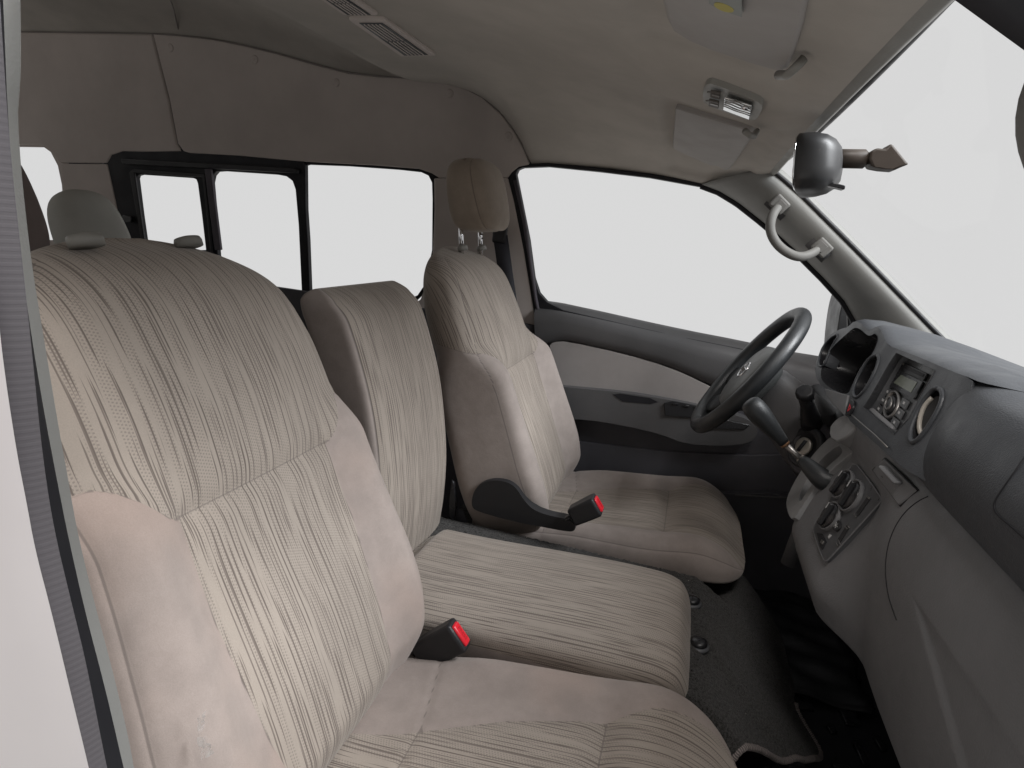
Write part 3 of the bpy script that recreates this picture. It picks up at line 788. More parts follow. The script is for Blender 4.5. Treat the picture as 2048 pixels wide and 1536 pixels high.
# ---- driver's seat
dsx = .085
ds = thing('driver_seat', 'beige striped seat behind the steering wheel with a raised velour headrest on chrome posts', 'car seat', (-.15, 1.687, -1.0))
big_back('backrest', M['fabric'], ds, 1.664, dsx, .94, 8)
big_cushion('cushion', M['fabric'], ds, 1.687, dsx * .55)
B().box((-.08, 1.687, -.93), (.27, 0, 0), (0, .20, 0), (0, 0, .105)).make('seat_base', M['black'], ds, bevel=.02)
gp = [at(923, 489, PY(1.625)), at(961, 490, PY(1.755))]
for g in gp: guide(ds, g, .82)
hr_c = at(961, 393, PY(1.69))
HU = Vector((-.14, 0, 1)).normalized(); HN = Vector((1, 0, .14)).normalized()
def headrest_mesh():
    V_ = []; e = 2.7
    rows = []
    n, m = 96, 60
    for i in range(m + 1):
        th = -math.pi / 2 + math.pi * i / m; row = []
        for j in range(n):
            ph = 2 * math.pi * j / n
            cy_, sy_ = spow(math.cos(th), 2 / 4.4), spow(math.sin(th), 2 / 3.8)
            y = .122 * cy_ * spow(math.cos(ph), 2 / 4.6); xx = .058 * cy_ * spow(math.sin(ph), 2 / 3.6); z = .093 * sy_
            xx -= .35 * (y / .13) ** 2 * .03
            y *= 1 - .16 * max(0, -z / .10) - .08 * max(0, z / .10) ** 2
            xx += .16 * (-z) * (1 if xx > 0 else .2)
            row.append(hr_c + EY * y + HU * z + HN * xx)
        rows.append(row)
    V_ = [p for r in rows for p in r]; f = []
    for i in range(m):
        for j in range(n):
            a = i * n + j; b_ = i * n + (j + 1) % n; f.append((a, b_, b_ + n, a + n))
    seam = []
    for p in V_:
        q = p - hr_c; nn_ = q.dot(HN) - .16 * -q.dot(HU); seam.append(abs(nn_ - .022))
    V2 = [p - (p - hr_c).normalized() * (.003 * math.exp(-(d / .006) ** 2)) for p, d in zip(V_, seam)]
    return mk('headrest', V2, f, M['headrest'], ds, uv=[(0, 0)] * len(V2), attrs={'zone': [-1.] * len(V2), 'seam': seam})
hd = headrest_mesh()
for g in gp:
    t = B().tube([g - HU * .04, g + HU * .08], .0062, 14).make('headrest_post', M['chrome'], hd)
nb_ = B()
for k in range(3): nb_.box(gp[1] + HU * (.018 + .011 * k) + HN * .006, EN * .0025, EY * .004, ES * .0022)
nb_.make('post_notches', M['ink'], hd, smooth=False)
recliner(ds, 1.687, -1, [(942, 1012), (946, 985), (960, 967), (985, 960), (1014, 963), (1033, 976), (1046, 998), (1066, 1020), (1100, 1032), (1136, 1038), (1152, 1052), (1148, 1064), (1126, 1062), (1085, 1054), (1045, 1047), (1000, 1036), (952, 1022)], 1.372, th=.03)
c = at(1066, 1038, PY(1.372)); B().lathe(c + Vector((0, -.001, 0)), (0, -1, 0), [(-.01, .016), (.002, .016), (.003, .012), (-.002, .010), (-.002, 0)], 20).make('bolt_recess', M['black_sm'], ds)
Pd = PY(1.375)
ba, ti = at(1144, 1032, Pd), at(1197, 1008, Pd)
hv = (at(1184, 989, Pd) - at(1206, 1024, Pd)) * .5
buckle(ds, ba, ti, hv, None, .022)
B().tube([at(1105, 1050, PY(1.385)), at(1128, 1040, PY(1.385)), ba], [.012, .012, .010], 12, flat=.5).make('buckle_stalk', M['black_sm'], ds)

# ---- centre seat between them
cs = thing('center_seat', 'narrow beige striped middle seat between the two front seats', 'car seat', (-.2, 1.13, -1.0))
CB = [(-.172, -.600), (-.25, -.565), (-.35, -.530), (-.45, -.508), (-.55, -.494), (-.65, -.492), (-.74, -.498)]
CY0, CW = 1.205, .173
def c_back():
    xt = sorted((z, x) for z, x in CB)
    def fn(s, phi):                        # s: height
        c_, sn = math.cos(phi), math.sin(phi); e = 9
        y = CW * spow(c_, 2 / e); h = spow(sn, 2 / e)
        xf = sinterp(xt, s); xb = xf - lerp(.15, .105, sm((s + .7) / .5))
        k = max(0, (s + .205) / .055); top = .035 * min(1, k) ** 2.2
        xf -= top * 1.3; xb += top * .6
        mid = (xf + xb) / 2; tk = 1 if s < -.165 else math.sqrt(max(.05, 1 - ((s + .165) / .016) ** 2))
        yb = y * (1 - .085 * min(1, k) ** 4)
        xx = mid + h * (xf - xb) / 2 * tk + (.005 * (1 - (y / CW) ** 2) if h > 0 else 0)
        return Vector((xx, CY0 + yb, s)), y, h, (Vector((1, 0, .3)).normalized() if h > .2 else None)
    def zone(s, y, h, p, u):
        a = abs(y)
        z = min(.02, .163 + .02 * sm((s + .3) / .1) * 0 - a) if h > -.3 else -.02
        if h < .45 and a > .15: z = -.02
        z = max(-.02, z)
        return z, min(abs(a - .163) if h > .3 else 1, 1)
    sv = [lerp(-.78, -.20, i / 110) for i in range(111)] + [-.20 + .0505 * math.sin(math.pi / 2 * i / 24) for i in range(1, 25)]
    return upholstery('backrest', M['fabric'], cs, sv, 200, fn, zone)
c_back()
CCY = 1.127
def c_cush():
    WT = [(-.49, .176), (0, .179), (.05, .177), (.08, .172), (.098, .158), (.106, .14)]
    def fn(x, phi):
        c_, sn = math.cos(phi), math.sin(phi); wd = sinterp(WT, x); e = 6
        y = wd * spow(c_, 2 / e); h = spow(sn, 2 / e)
        zt = lerp(-.690, -.668, sm((x + .45) / .45)) - (.030 * max(0, (x - .03) / .08) ** 2.2 if x > .03 else 0) + .012 * (1 - (y / wd) ** 2)
        zb = -.80; mid = -.735; tk = 1 if x < .075 else math.sqrt(max(.04, 1 - ((x - .075) / .032) ** 2))
        rear = sm((x + .49) / .04); zt = lerp(zt - .03, zt, rear)
        return Vector((x, CCY + y, mid + h * (zt - mid if h > 0 else mid - zb) * tk)), y, h, None
    def zone(x, y, h, p, u):
        a = abs(y); hh = h
        z = max(-.02, min(.02, (hh - .25) * .06)) if a > .12 else .02
        if x > .07: z = max(z, .02 if hh > -.6 else -.01)
        return z, (abs(hh - .25) * .06 if a > .15 and x < .08 else 1)
    sv = [-.49, -.488, -.48] + [lerp(-.47, .075, i / 90) for i in range(91)] + [.075 + .0315 * math.sin(math.pi / 2 * i / 20) for i in range(1, 21)]
    return upholstery('cushion', M['fabric'], cs, sv, 200, fn, zone)
c_cush()
B().box((-.17, 1.12, -.815), (.24, 0, 0), (0, .16, 0), (0, 0, .03)).make('seat_base', M['black'], cs, bevel=.01)
# hinge strap and latch between centre back and cushion
p = at(916, 1040, PY(1.385))
B().prism([at(x, y, PY(1.39)) for x, y in [(902, 960), (908, 965), (912, 1020), (908, 1040), (898, 1060), (896, 1000)]], (0, .01, 0)).make('hinge_bracket', M['black_sm'], cs, bevel=.003)
B().prism([at(x, y, PY(1.40)) for x, y in [(915, 1018), (926, 1022), (934, 1042), (921, 1056), (908, 1048)]], (0, .006, 0)).make('belt_tab', M['webbing'], cs, bevel=.002)

# ---- seats further back
def rear_seat(label, pxc, Y, wdt, hgt, mat, lean=0):
    cc = at(pxc[0], pxc[1], PY(Y))
    r = thing('rear_passenger_seat', label, 'car seat', (cc.x, cc.y, -1.05), 'rear passenger seats')
    V_ = []; rows = []; n, m = 48, 30
    for i in range(m + 1):
        th = -math.pi / 2 + math.pi * i / m; row = []
        for j in range(n):
            ph = 2 * math.pi * j / n; cx_ = spow(math.cos(th), .62)
            y = wdt * cx_ * spow(math.cos(ph), .7); xx = .055 * cx_ * spow(math.sin(ph), .75); z = hgt * spow(math.sin(th), .66)
            y *= 1 - .10 * max(0, z / hgt)
            row.append(cc + EY * y + ES * z + EN * xx)
        rows.append(row)
    B().grid(rows, True).make('headrest', mat, r)
    b_ = B(); bc = cc - ES * (hgt + .05)
    rings = []
    for s_, w_, t_ in ((.04, .06, .03), (.03, .14, .05), (0, .19, .06), (-.06, .22, .065), (-.5, .24, .075)):
        rings.append([bc + ES * s_ + EY * (w_ * spow(math.cos(a), .6)) + EN * (t_ * spow(math.sin(a), .7)) for a in [2*math.pi*i/32 for i in range(32)]])
    b_.loft(rings).make('backrest', M['rear_cloth'], r)
    return r
rear_seat('brown velour rear seat headrest against the rear quarter window, at the left edge', (-8, 405), 1.02, .072, .140, M['rear_cloth'])
rear_seat('rear seat headrest with light painted into its pale velour, in front of the sliding side window', (186, 474), 1.45, .105, .130, M['rear_lit'])

# ---- scraps of clear tape on the passenger back
tp = thing('tape_scrap', 'crumpled scrap of clear adhesive tape stuck on the side of the passenger seat back', 'tape', at(405, 1450, PY(.455)))
TPL = PL(.25, 1, -.1, .25 * -.44 + .452 + .055)
def crumple(px, n=7):
    q = [at(x, y, TPL) for x, y in px]; rows = []
    for i in range(n):
        rows.append([q[0].lerp(q[1], j / 5).lerp(q[3].lerp(q[2], j / 5), i / (n - 1)) + Vector((0, -.004 - .004 * random.random(), .002 * random.random())) for j in range(6)])
    return B().grid(rows)
crumple([(401, 1426), (420, 1416), (416, 1446), (408, 1466)]).make('tape_strip', M['clear'], tp)
crumple([(400, 1470), (418, 1466), (440, 1500), (412, 1512)]).make('tape_strip', M['clear'], tp)

# ================================================================== DRIVER'S DOOR
dd = thing('driver_door', 'dark grey door with pale cloth inset, armrest and large window beside the steering wheel', 'car door', (.1, 2.03, -.80))
DP = PY(2.03)
belt = [(1072, 612), (1090, 613), (1130, 619), (1360, 671), (1487, 696), (1577, 717), (1640, 727), (1720, 742), (1790, 760)]
low = [(1790, 1290), (1480, 1290), (1080, 1290)]
bl = px_poly(belt, DP); ll = px_poly(low, DP)
B().prism(bl + ll, (0, .05, 0)).make('door_panel', M['door_low'], dd, bevel=.004)
# rounded upper band under the glass
top = resample(chaikin(bl, 1, False), 40)
lo_px = [(1074, 690), (1100, 688), (1112, 682), (1140, 682), (1250, 706), (1340, 733), (1400, 760), (1500, 795), (1640, 830), (1800, 860)]
lo_ = resample(px_poly(lo_px, DP), 40)
rows = []
for k, (t, o_) in enumerate([(-.02, -.05), (0, -.012), (.03, .004), (.08, .017), (.2, .028), (.4, .030), (.7, .026), (.93, .020), (1.0, .010), (1.0, .0)]):
    rows.append([a.lerp(c_, t) + Vector((0, -o_, .012 if k < 2 else 0)) for a, c_ in zip(top, lo_)])
B().grid(rows).make('upper_band', M['door_dark'], dd)
ins = [(1099, 692), (1107, 683), (1135, 682), (1250, 707), (1340, 734), (1400, 761), (1470, 800), (1450, 830), (1380, 808), (1250, 786), (1130, 775), (1116, 772)]
B().prism(chaikin(px_poly(ins, PY(2.025)), 1), (0, -.012, 0)).make('cloth_inset', M['inset'], dd, bevel=.005, segs=3)
arm = [(1112, 772), (1130, 774), (1250, 785), (1330, 798), (1400, 812), (1480, 832), (1512, 848), (1516, 868), (1500, 887), (1440, 893), (1370, 888), (1320, 868), (1250, 852), (1180, 840), (1118, 838)]
ar = B().prism(chaikin(px_poly(arm, PY(1.985)), 1), (0, .05, 0)).make('armrest', M['door_dark'], dd, bevel=.012, segs=4)
B().prism(px_poly([(1226, 789), (1240, 787), (1300, 796), (1316, 804), (1300, 808), (1245, 803)], PY(1.9845)), (0, -.001, 0)).make('pull_recess', M['rubber'], ar, smooth=False)
B().prism(px_poly([(1328, 806), (1345, 801), (1420, 815), (1425, 830), (1415, 836), (1330, 830)], PY(1.9845)), (0, -.006, 0)).make('switch_panel', M['black'], ar, bevel=.002)
B().prism(px_poly([(1420, 838), (1440, 836), (1500, 850), (1490, 858), (1425, 856)], PY(1.984)), (0, -.004, 0)).make('door_pull', M['black_sm'], ar, bevel=.003)
for t in range(3):
    p = at(1350 + 22 * t, 808 + 4 * t, PY(1.979)); B().box(p, (.009, 0, 0), (0, .003, 0), (0, 0, .004)).make('window_switch', M['black_sm'], ar, bevel=.002)
B().prism(px_poly([(1130, 878), (1320, 900), (1500, 908), (1620, 905), (1600, 985), (1130, 985)], PY(2.028)), (0, -.012, 0)).make('map_pocket', M['door_low'], dd, bevel=.008)
# glass and weather strip
gl = [(1036, 350), (1040, 341), (1050, 337), (1100, 335), (1200, 345), (1300, 357), (1400, 375), (1440, 389), (1480, 410), (1515, 436), (1545, 462), (1600, 512), (1650, 562), (1684, 600), (1694, 625), (1696, 745)]
glow = [(1640, 727), (1577, 717), (1487, 696), (1360, 671), (1130, 619), (1098, 603), (1082, 585), (1072, 555), (1062, 480)]
oo = [(1020, 352), (1026, 340), (1042, 331), (1100, 328), (1200, 337), (1300, 349), (1405, 366), (1446, 381), (1486, 402), (1522, 428), (1552, 455), (1608, 505), (1660, 556), (1700, 598), (1712, 625), (1716, 760), (1640, 742), (1577, 732), (1487, 712), (1360, 690), (1130, 640), (1076, 628), (1056, 606), (1040, 500), (1026, 420)]
WS = PL(0, 1, .12, 2.0012 + .018)
ws_ = B().prism(px_poly(oo, WS), (0, -.028, 0), [px_poly(gl + glow, WS)]).make('window_frame', M['rubber'], dd, bevel=.004)
B().prism(px_poly([(1028, 330), (1400, 360), (1545, 450), (1700, 600), (1705, 760), (1140, 640), (1068, 610), (1050, 480)], PL(0, 1, .12, 2.0012 + .022)), (0, .004, 0)).make('pane', M['glass'], dd, smooth=False)
B().tube(px_poly([(1030, 360), (1048, 440), (1060, 520), (1072, 600), (1080, 640)], PL(0, 1, .12, 2.0012 - .012)), .006, 8).make('edge_seal', M['seal'], ws_)
# outside mirror beyond the glass
dm = thing('door_mirror', 'outside mirror seen edge-on through the driver window above the dashboard', 'mirror', at(1688, 730, PY(2.16)))
mp = chaikin(px_poly([(1692, 588), (1702, 600), (1716, 640), (1716, 720), (1690, 735), (1670, 725), (1671, 690), (1677, 640), (1684, 606)], PY(2.14)), 1)
B().prism(mp, (0, .19, 0)).make('housing', M['mirrorback'], dm, bevel=.012, segs=4)
B().box(at(1700, 725, PY(2.10)), (.03, 0, 0), (0, .07, 0), (0, 0, .03)).make('mirror_foot', M['black'], dm, bevel=.01)
# black sail panel at the front corner of the window
B().prism(px_poly([(1694, 596), (1712, 622), (1740, 690), (1745, 770), (1700, 770), (1697, 680)], PY(2.0)), (0, .02, 0)).make('sail_panel', M['black'], dd, bevel=.004)

# far belt on the pillar
bt = thing('seat_belt', 'dark seat belt webbing hanging on the pillar behind the driver seat headrest', 'seat belt', at(1010, 600, PY(1.93)))
bp_ = px_poly([(1002, 468), (1012, 540), (1024, 620), (1040, 720), (1050, 800)], PY(1.935))
B().grid([[p + Vector((.024 * k, -.01, 0)) for p in bp_] for k in (-1, 0, 1)]).make('webbing', M['webbing'], bt, solid=.002)
B().box(at(1000, 468, PY(1.93)), (.022, 0, 0), (0, .010, 0), (0, 0, .028)).make('anchor', M['black'], bt, bevel=.006)
c = at(1021, 466, PY(1.93)); B().lathe(c, (0, -1, 0), [(-.01, .017), (.008, .017), (.012, .012), (.012, 0)], 20).make('anchor_cap', M['trim'], bt)
# sill step and kick panel
B().prism([at(x, y, PY(1.99)) for x, y in [(1380, 985), (1480, 988), (1540, 985), (1570, 992), (1640, 990), (1640, 1260), (1380, 1260)]], (0, .03, 0)).make('kick_panel', M['door_low'], van, bevel=.006)
B().tube(px_poly([(1470, 990), (1520, 993), (1560, 995), (1600, 998)], PY(1.985)), .004, 8).make('sill_edge', M['door_dark'], van)

# ================================================================== DASHBOARD
db = thing('dashboard', 'dark grey dashboard with round vents, radio and hooded instrument recess', 'dashboard', (.45, MID, -.75))
DN = Vector((-1, 0, .28)).normalized()      # towards the seats
def D(px, py, o_=0): return at(px, py, DASH) + DN * o_
# face outline, with real openings for the instruments, vents and radio
face = [(1700, 795), (1690, 822), (1700, 842), (1752, 888), (1806, 936), (1850, 962), (1880, 930), (1905, 880), (1925, 830), (1938, 795), (1945, 762),
        (1930, 752), (1900, 741), (1840, 715), (1800, 700), (1778, 692), (1770, 680), (1764, 664), (1757, 655), (1750, 654), (1744, 659), (1737, 660), (1730, 655), (1722, 647), (1714, 643), (1706, 644), (1699, 651), (1690, 657), (1680, 659), (1668, 664), (1655, 675), (1642, 697), (1633, 722), (1630, 742), (1634, 758), (1643, 772), (1656, 784), (1676, 800)]
binn = [(1647, 765), (1642, 752), (1643, 738), (1651, 716), (1667, 693), (1686, 675), (1700, 663), (1709, 656), (1716, 656), (1724, 661), (1731, 668), (1738, 672), (1744, 671), (1750, 667), (1755, 671), (1756, 680), (1750, 697), (1738, 717), (1724, 737), (1711, 757), (1702, 774), (1697, 786), (1685, 787), (1668, 780)]
def ell(c, a, b_, n=28):                   # ellipse through centre with two conjugate radii given by pixel points on the dash plane
    C0 = D(*c); A = D(*a) - C0; Bv = D(*b_) - C0
    return [C0 + A * math.cos(2*math.pi*i/n) + Bv * math.sin(2*math.pi*i/n) for i in range(n)]
def ring_from_pts(pts, n=2): return chaikin([D(*p) for p in pts], n)
v1 = [(1754, 709), (1759, 716), (1755, 733), (1745, 755), (1733, 777), (1720, 792), (1712, 796), (1706, 790), (1707, 775), (1715, 755), (1727, 733), (1740, 716)]
v2 = [(1877, 776), (1885, 783), (1886, 796), (1880, 815), (1866, 842), (1849, 866), (1836, 881), (1826, 886), (1820, 879), (1820, 862), (1828, 838), (1842, 809), (1858, 787), (1868, 777)]
v0 = [(1675, 668), (1676, 674), (1668, 686), (1659, 703), (1652, 722), (1646, 733), (1639, 733), (1637, 724), (1641, 706), (1650, 689), (1662, 675)]
rad = [(1793, 706), (1871, 741), (1858, 764), (1837, 801), (1817, 838), (1789, 869), (1727, 815), (1740, 795), (1757, 765), (1778, 728)]
fc = [D(*p) for p in face]
holes = [ring_from_pts(binn, 1), ring_from_pts(v1, 1), ring_from_pts(v2, 1), ring_from_pts(v0, 1), [D(*p) for p in rad]]
B().prism(fc, -DN * .03, holes).make('dash_face', M['dash'], db, bevel=.007, segs=3, angle=40)
# hood brow that stands proud of the instruments
hood_px = [(1634, 758), (1630, 742), (1633, 722), (1642, 697), (1655, 675), (1668, 664), (1680, 659), (1690, 657), (1699, 651), (1706, 644), (1714, 643), (1722, 647), (1730, 655), (1737, 660), (1744, 659), (1750, 654), (1757, 655), (1764, 664), (1770, 680), (1778, 692)]
# top surface from the face edge to the windscreen base
edge_px = [(1655, 675), (1668, 664), (1680, 659), (1690, 657), (1699, 651), (1706, 644), (1714, 643), (1722, 647), (1730, 655), (1737, 660), (1744, 659), (1750, 654), (1757, 655), (1764, 664), (1770, 680), (1778, 692), (1800, 700), (1840, 715), (1900, 741), (1930, 752), (1945, 758)]
ed = resample(chaikin([D(*p) for p in edge_px], 2, False), 160)
def padx(y, z):
    s_ = sm((1.05 - y) / .20)
    return lerp(sinterp(PA, z), sinterp(PB, z), s_)
PA = sorted([(-.119, .445), (-.1215, .412), (-.128, .390), (-.142, .3815), (-.18, .369), (-.22, .358), (-.26, .3465), (-.275, .344), (-.288, .362)])
PB = sorted([(-.119, .445), (-.1215, .412), (-.128, .382), (-.142, .356), (-.18, .331), (-.215, .3225), (-.25, .326), (-.275, .337), (-.288, .362)])
ed_l = ed[-1].copy()
for i in range(1, 40):
    y = ed_l.y - .018 * i; t = sm(i / 7); z = lerp(ed_l.z, -.1225, t)
    if y > .34: ed.append(Vector((lerp(ed_l.x, padx(y, -.1225), t) - .002, y, z)))
rows = []
prof = [(-.0, 0, 0), (.006, .004, 0), (.02, .008, .03), (.06, .010, .12), (.12, .006, .3), (.2, 0, .55), (.3, 0, .8), (.4, 0, 1), (.47, 0, 1)]
for dx, dz, bl_ in prof:
    r = []
    for q, p in enumerate(ed):
        kz = 1 if q < 160 else max(0, 1 - (q - 159) / 5)
        x = p.x + dx * (.80 - p.x) / .47 ; s_ = ((p.y - MID) / .8) ** 2
        ztop = -.118 - .205 * (x - .42) - .05 * s_ * sm((x - .4) / .3)
        r.append(Vector((x, lerp(p.y, lerp(.40, 1.99, (p.y - .36) / 1.62), bl_), lerp(p.z + dz * kz, ztop, bl_))))
    rows.append(r)
B().grid(rows).make('dash_top', M['dash'], db)
# raised line across the passenger side of the top
# instrument recess
def cup(pts, depth, shrink, name, mat, par, floor=None, cen=None):
    c = cen or sum(pts, Vector()) / len(pts)
    rings = [[p + DN * .001 for p in pts]] + [[c + (p - c) * lerp(1, shrink, t) - DN * depth * t for p in pts] for t in (.15, .5, 1)]
    b = B().grid(rings, True); o_ = b.make(name, mat, par)
    q = [c + (p - c) * shrink - DN * (depth - .003) for p in pts]
    fl = B().prism(q, -DN * .003).make('floor_plate' if floor is None else floor[0], mat if floor is None else floor[1], o_, smooth=False)
    return o_
bi = cup(holes[0], .075, .9, 'instrument_recess', M['black_sm'], db, ('instrument_cover', M['black_sm']))
# small ledge below the instruments
B().prism([D(x, y, .004) for x, y in [(1652, 778), (1700, 792), (1697, 800), (1692, 832), (1672, 812), (1655, 792)]], -DN * .02).make('lower_ledge', M['lower'], db, bevel=.003)
def lip(pts, r, mat, par, name='vent_rim'):
    return B().tube(pts + pts[:1], r, 8, closed=False).make(name, mat, par)
def blade_vent(pts, nb, par_label=None):
    c = cup(pts, .045, .85, 'air_vent', M['black_sm'], db, ('vent_back', M['bright']))
    cen = sum(pts, Vector()) / len(pts)
    axis = (pts[0] - cen); far_ = max(pts, key=lambda p: (p - cen).length) - cen
    sh = Vector((0, 1, 0)); ln_ = (far_ - sh * far_.dot(sh)).normalized(); L_ = far_.length
    for k in range(nb):
        t = (k - (nb - 1) / 2) / nb * 1.5
        p = cen + ln_ * (t * L_ * .75) - DN * .016
        wv = .62 * max(abs(q.y - cen.y) for q in pts) * math.sqrt(max(.1, 1 - (t * .9) ** 2))
        rows_ = []
        for j in range(9):
            y = -wv + 2 * wv * j / 8
            rows_.append([p + sh * y + DN * (.010 - .016 * (y / wv) ** 2), p + sh * y - DN * .02])
        B().grid(rows_).make('blade', M['black'], c, solid=.003)
    return c
lip(holes[1], .0035, M['dash'], blade_vent(holes[1], 2))
lip(holes[3], .003, M['dash'], blade_vent(holes[3], 2))
# near vent, turned half closed: a tilted disc inside the ring
cv = cup(holes[2], .05, .92, 'air_vent', M['black_sm'], db, ('vent_back', M['bright']))
lip(holes[2], .004, M['dash'], cv)
cc = sum(holes[2], Vector()) / len(holes[2]) - DN * .016
dn2 = (DN + Vector((0, .55, 0))).normalized()
disc = [cc + (p - sum(holes[2], Vector()) / len(holes[2])) * .80 for p in holes[2]]
disc = [p + DN * ((p.y - cc.y) * .45) for p in disc]
B().prism(disc, -DN * .006).make('shutter', M['mirrorback'], cv, bevel=.003)
B().tube([disc[i] + DN * .001 for i in range(len(disc) // 2 - 4, len(disc) - 3)], .0035, 8).make('inner_ring', M['bright'], cv)
B().box(cc + DN * .004 + Vector((0, .012, -.02)), Vector((.004, 0, 0)), (0, .014, 0), Vector((0, 0, .004))).make('tab', M['black_sm'], cv, bevel=.002)
# hazard switch
hz = [(1707, 800), (1713, 803), (1712, 813), (1706, 826), (1701, 834), (1697, 830), (1698, 818), (1702, 806)]
hb = B().prism(ring_from_pts(hz, 1), DN * .006).make('hazard_switch', M['black_sm'], db, bevel=.002)
B().prism([D(x, y, .0062) for x, y in [(1706, 810), (1708, 820), (1701, 826)]], DN * .0004, [[D(x, y, .0062) for x, y in [(1705.5, 813), (1706.5, 819), (1702.5, 822.5)]]]).make('hazard_triangle', M['red'], hb, smooth=False)

# radio inside its recess
rp_ = [D(*p) for p in rad]
rc = sum(rp_, Vector()) / len(rp_)
rr = B().grid([[p + DN * .001 for p in rp_], [p - DN * .012 for p in rp_], [rc + (p - rc) * .97 - DN * .03 for p in rp_]], True)
radio = rr.make('radio', M['gloss'], db, smooth=False)
PLT = (DASH[0], DASH[1] + (DN * -.022).dot(DASH[0]))
def Q(px, py, o_=0): return at(px, py, PLT) + DN * o_
B().prism([p - DN * .024 for p in rp_], -DN * .003).make('face_plate', M['gloss'], radio, smooth=False)
def item(pts, name, mat, h=.002, par=radio, bv=.0008, o_=0):
    return B().prism([Q(x, y, o_) for x, y in pts], DN * h).make(name, mat, par, bevel=bv)
item([(1800, 722), (1858, 748), (1850, 763), (1790, 737)], 'disc_slot_frame', M['black'], .003)
item([(1803, 727), (1853, 750), (1850, 756), (1800, 733)], 'disc_slot', M['rubber'], .0008, o_=.003)
item([(1811, 727), (1814, 728), (1812, 732), (1809, 731)], 'eject_key', M['satin'], .002, o_=.003)
item([(1795, 738), (1849, 765), (1830, 800), (1771, 768)], 'display_frame', M['black_sm'], .003)
item([(1806, 751), (1839, 766), (1826, 787), (1791, 767)], 'display', M['lcd'], .0008, o_=.003)
def quad(c0, c1, c2, c3, u0, u1, v0_, v1_):
    f = lambda u, v: (lerp(lerp(c0[0], c1[0], u), lerp(c3[0], c2[0], u), v), lerp(lerp(c0[1], c1[1], u), lerp(c3[1], c2[1], u), v))
    return [f(u0, v0_), f(u1, v0_), f(u1, v1_), f(u0, v1_)]
KB = ((1775, 771), (1823, 802), (1792, 864), (1748, 823))     # key block below the display
for k in range(3):
    for sd in (0, 1):
        u0, u1 = ((.0, .30), (.72, .99))[sd]
        bq = item(quad(*KB, u0, u1, .04 + .32 * k, .31 + .32 * k), 'key', M['gloss'], .0025, bv=.001)
        q_ = quad(*KB, lerp(u0, u1, .38), lerp(u0, u1, .62), .12 + .32 * k, .20 + .32 * k)
        B().prism([Q(x, y, .0028) for x, y in q_], DN * .0002).make('key_mark', M['print'], bq, smooth=False)
kc = Q(1786, 810); a_ = Q(1797, 817) - kc; b__ = Q(1795, 786) - kc
def ring_pts(s, o_=0, n=28): return [kc + (a_ * math.cos(2*math.pi*i/n) + b__ * math.sin(2*math.pi*i/n)) * s + DN * o_ for i in range(n)]
B().grid([ring_pts(1.12, 0), ring_pts(1.12, .005), ring_pts(.96, .005), ring_pts(.90, .001)], True).make('knob_ring', M['satin'], radio)
kb_ = B().loft([ring_pts(.72, 0), ring_pts(.68, .006), ring_pts(.5, .008)]).make('volume_knob', M['black_sm'], radio)
B().grid([ring_pts(.55, .0075), ring_pts(.55, .0095), ring_pts(.42, .0095), ring_pts(.42, .0080)], True).make('knob_trim', M['satin'], kb_)
for qd in (((1773, 753), (1782, 758), (1778, 765), (1769, 760)), ((1768, 762), (1777, 767), (1772, 775), (1764, 769)), ((1785, 741), (1793, 745), (1788, 753), (1780, 749)), ((1839, 768), (1845, 771), (1832, 797), (1826, 793))):
    item(list(qd), 'side_key', M['gloss'], .003, bv=.001)
for (x, y) in ((1768, 766), (1773, 768), (1788, 828), (1785, 833)):
    item([(x, y), (x + 2, y + 1), (x + 1, y + 3), (x - 1, y + 2)], 'key_mark', M['print'], .0005, bv=0, o_=.0032)
item([(1738, 806), (1796, 856), (1789, 869), (1728, 816)], 'lower_lip', M['lower'], .012, bv=.005)
B().tube([D(1708, 832, .004), D(1730, 851, .004), D(1757, 874, .004), D(1780, 897, .004)], .0012, 8).make('silver_line', M['satin'], db)
# passenger side pad: bulging surface up to the windscreen
rows = []
PADY = [lerp(1.07, .30, i / 70) for i in range(71)]
for k in range(61):
    t = (k / 60) ** 1.8; z = lerp(-.1195, -.288, t); r = []
    for y in PADY: r.append(Vector((padx(y, z), y, z)))
    rows.append(r)
B().grid(rows).make('passenger_pad', M['dash'], db, solid=0)
pads = lambda y, z: Vector((padx(y, max(-.288, min(-.1195, z))), y, z))
def onpad(px, py):
    r = ray(px, py).normalized(); a, c_ = .3, 2.
    for _ in range(40):
        m_ = (a + c_) / 2; p = r * m_
        if p.x > pads(p.y, p.z).x: c_ = m_
        else: a = m_
    return r * a
B().tube(chaikin([onpad(*p) for p in [(2075, 890), (2052, 912), (2030, 945), (2008, 975), (1990, 1002), (1988, 1018), (1998, 1032), (2020, 1050), (2048, 1075), (2080, 1104)]], 2, False), .0014, 6).make('airbag_seam', M['rubber'], db)


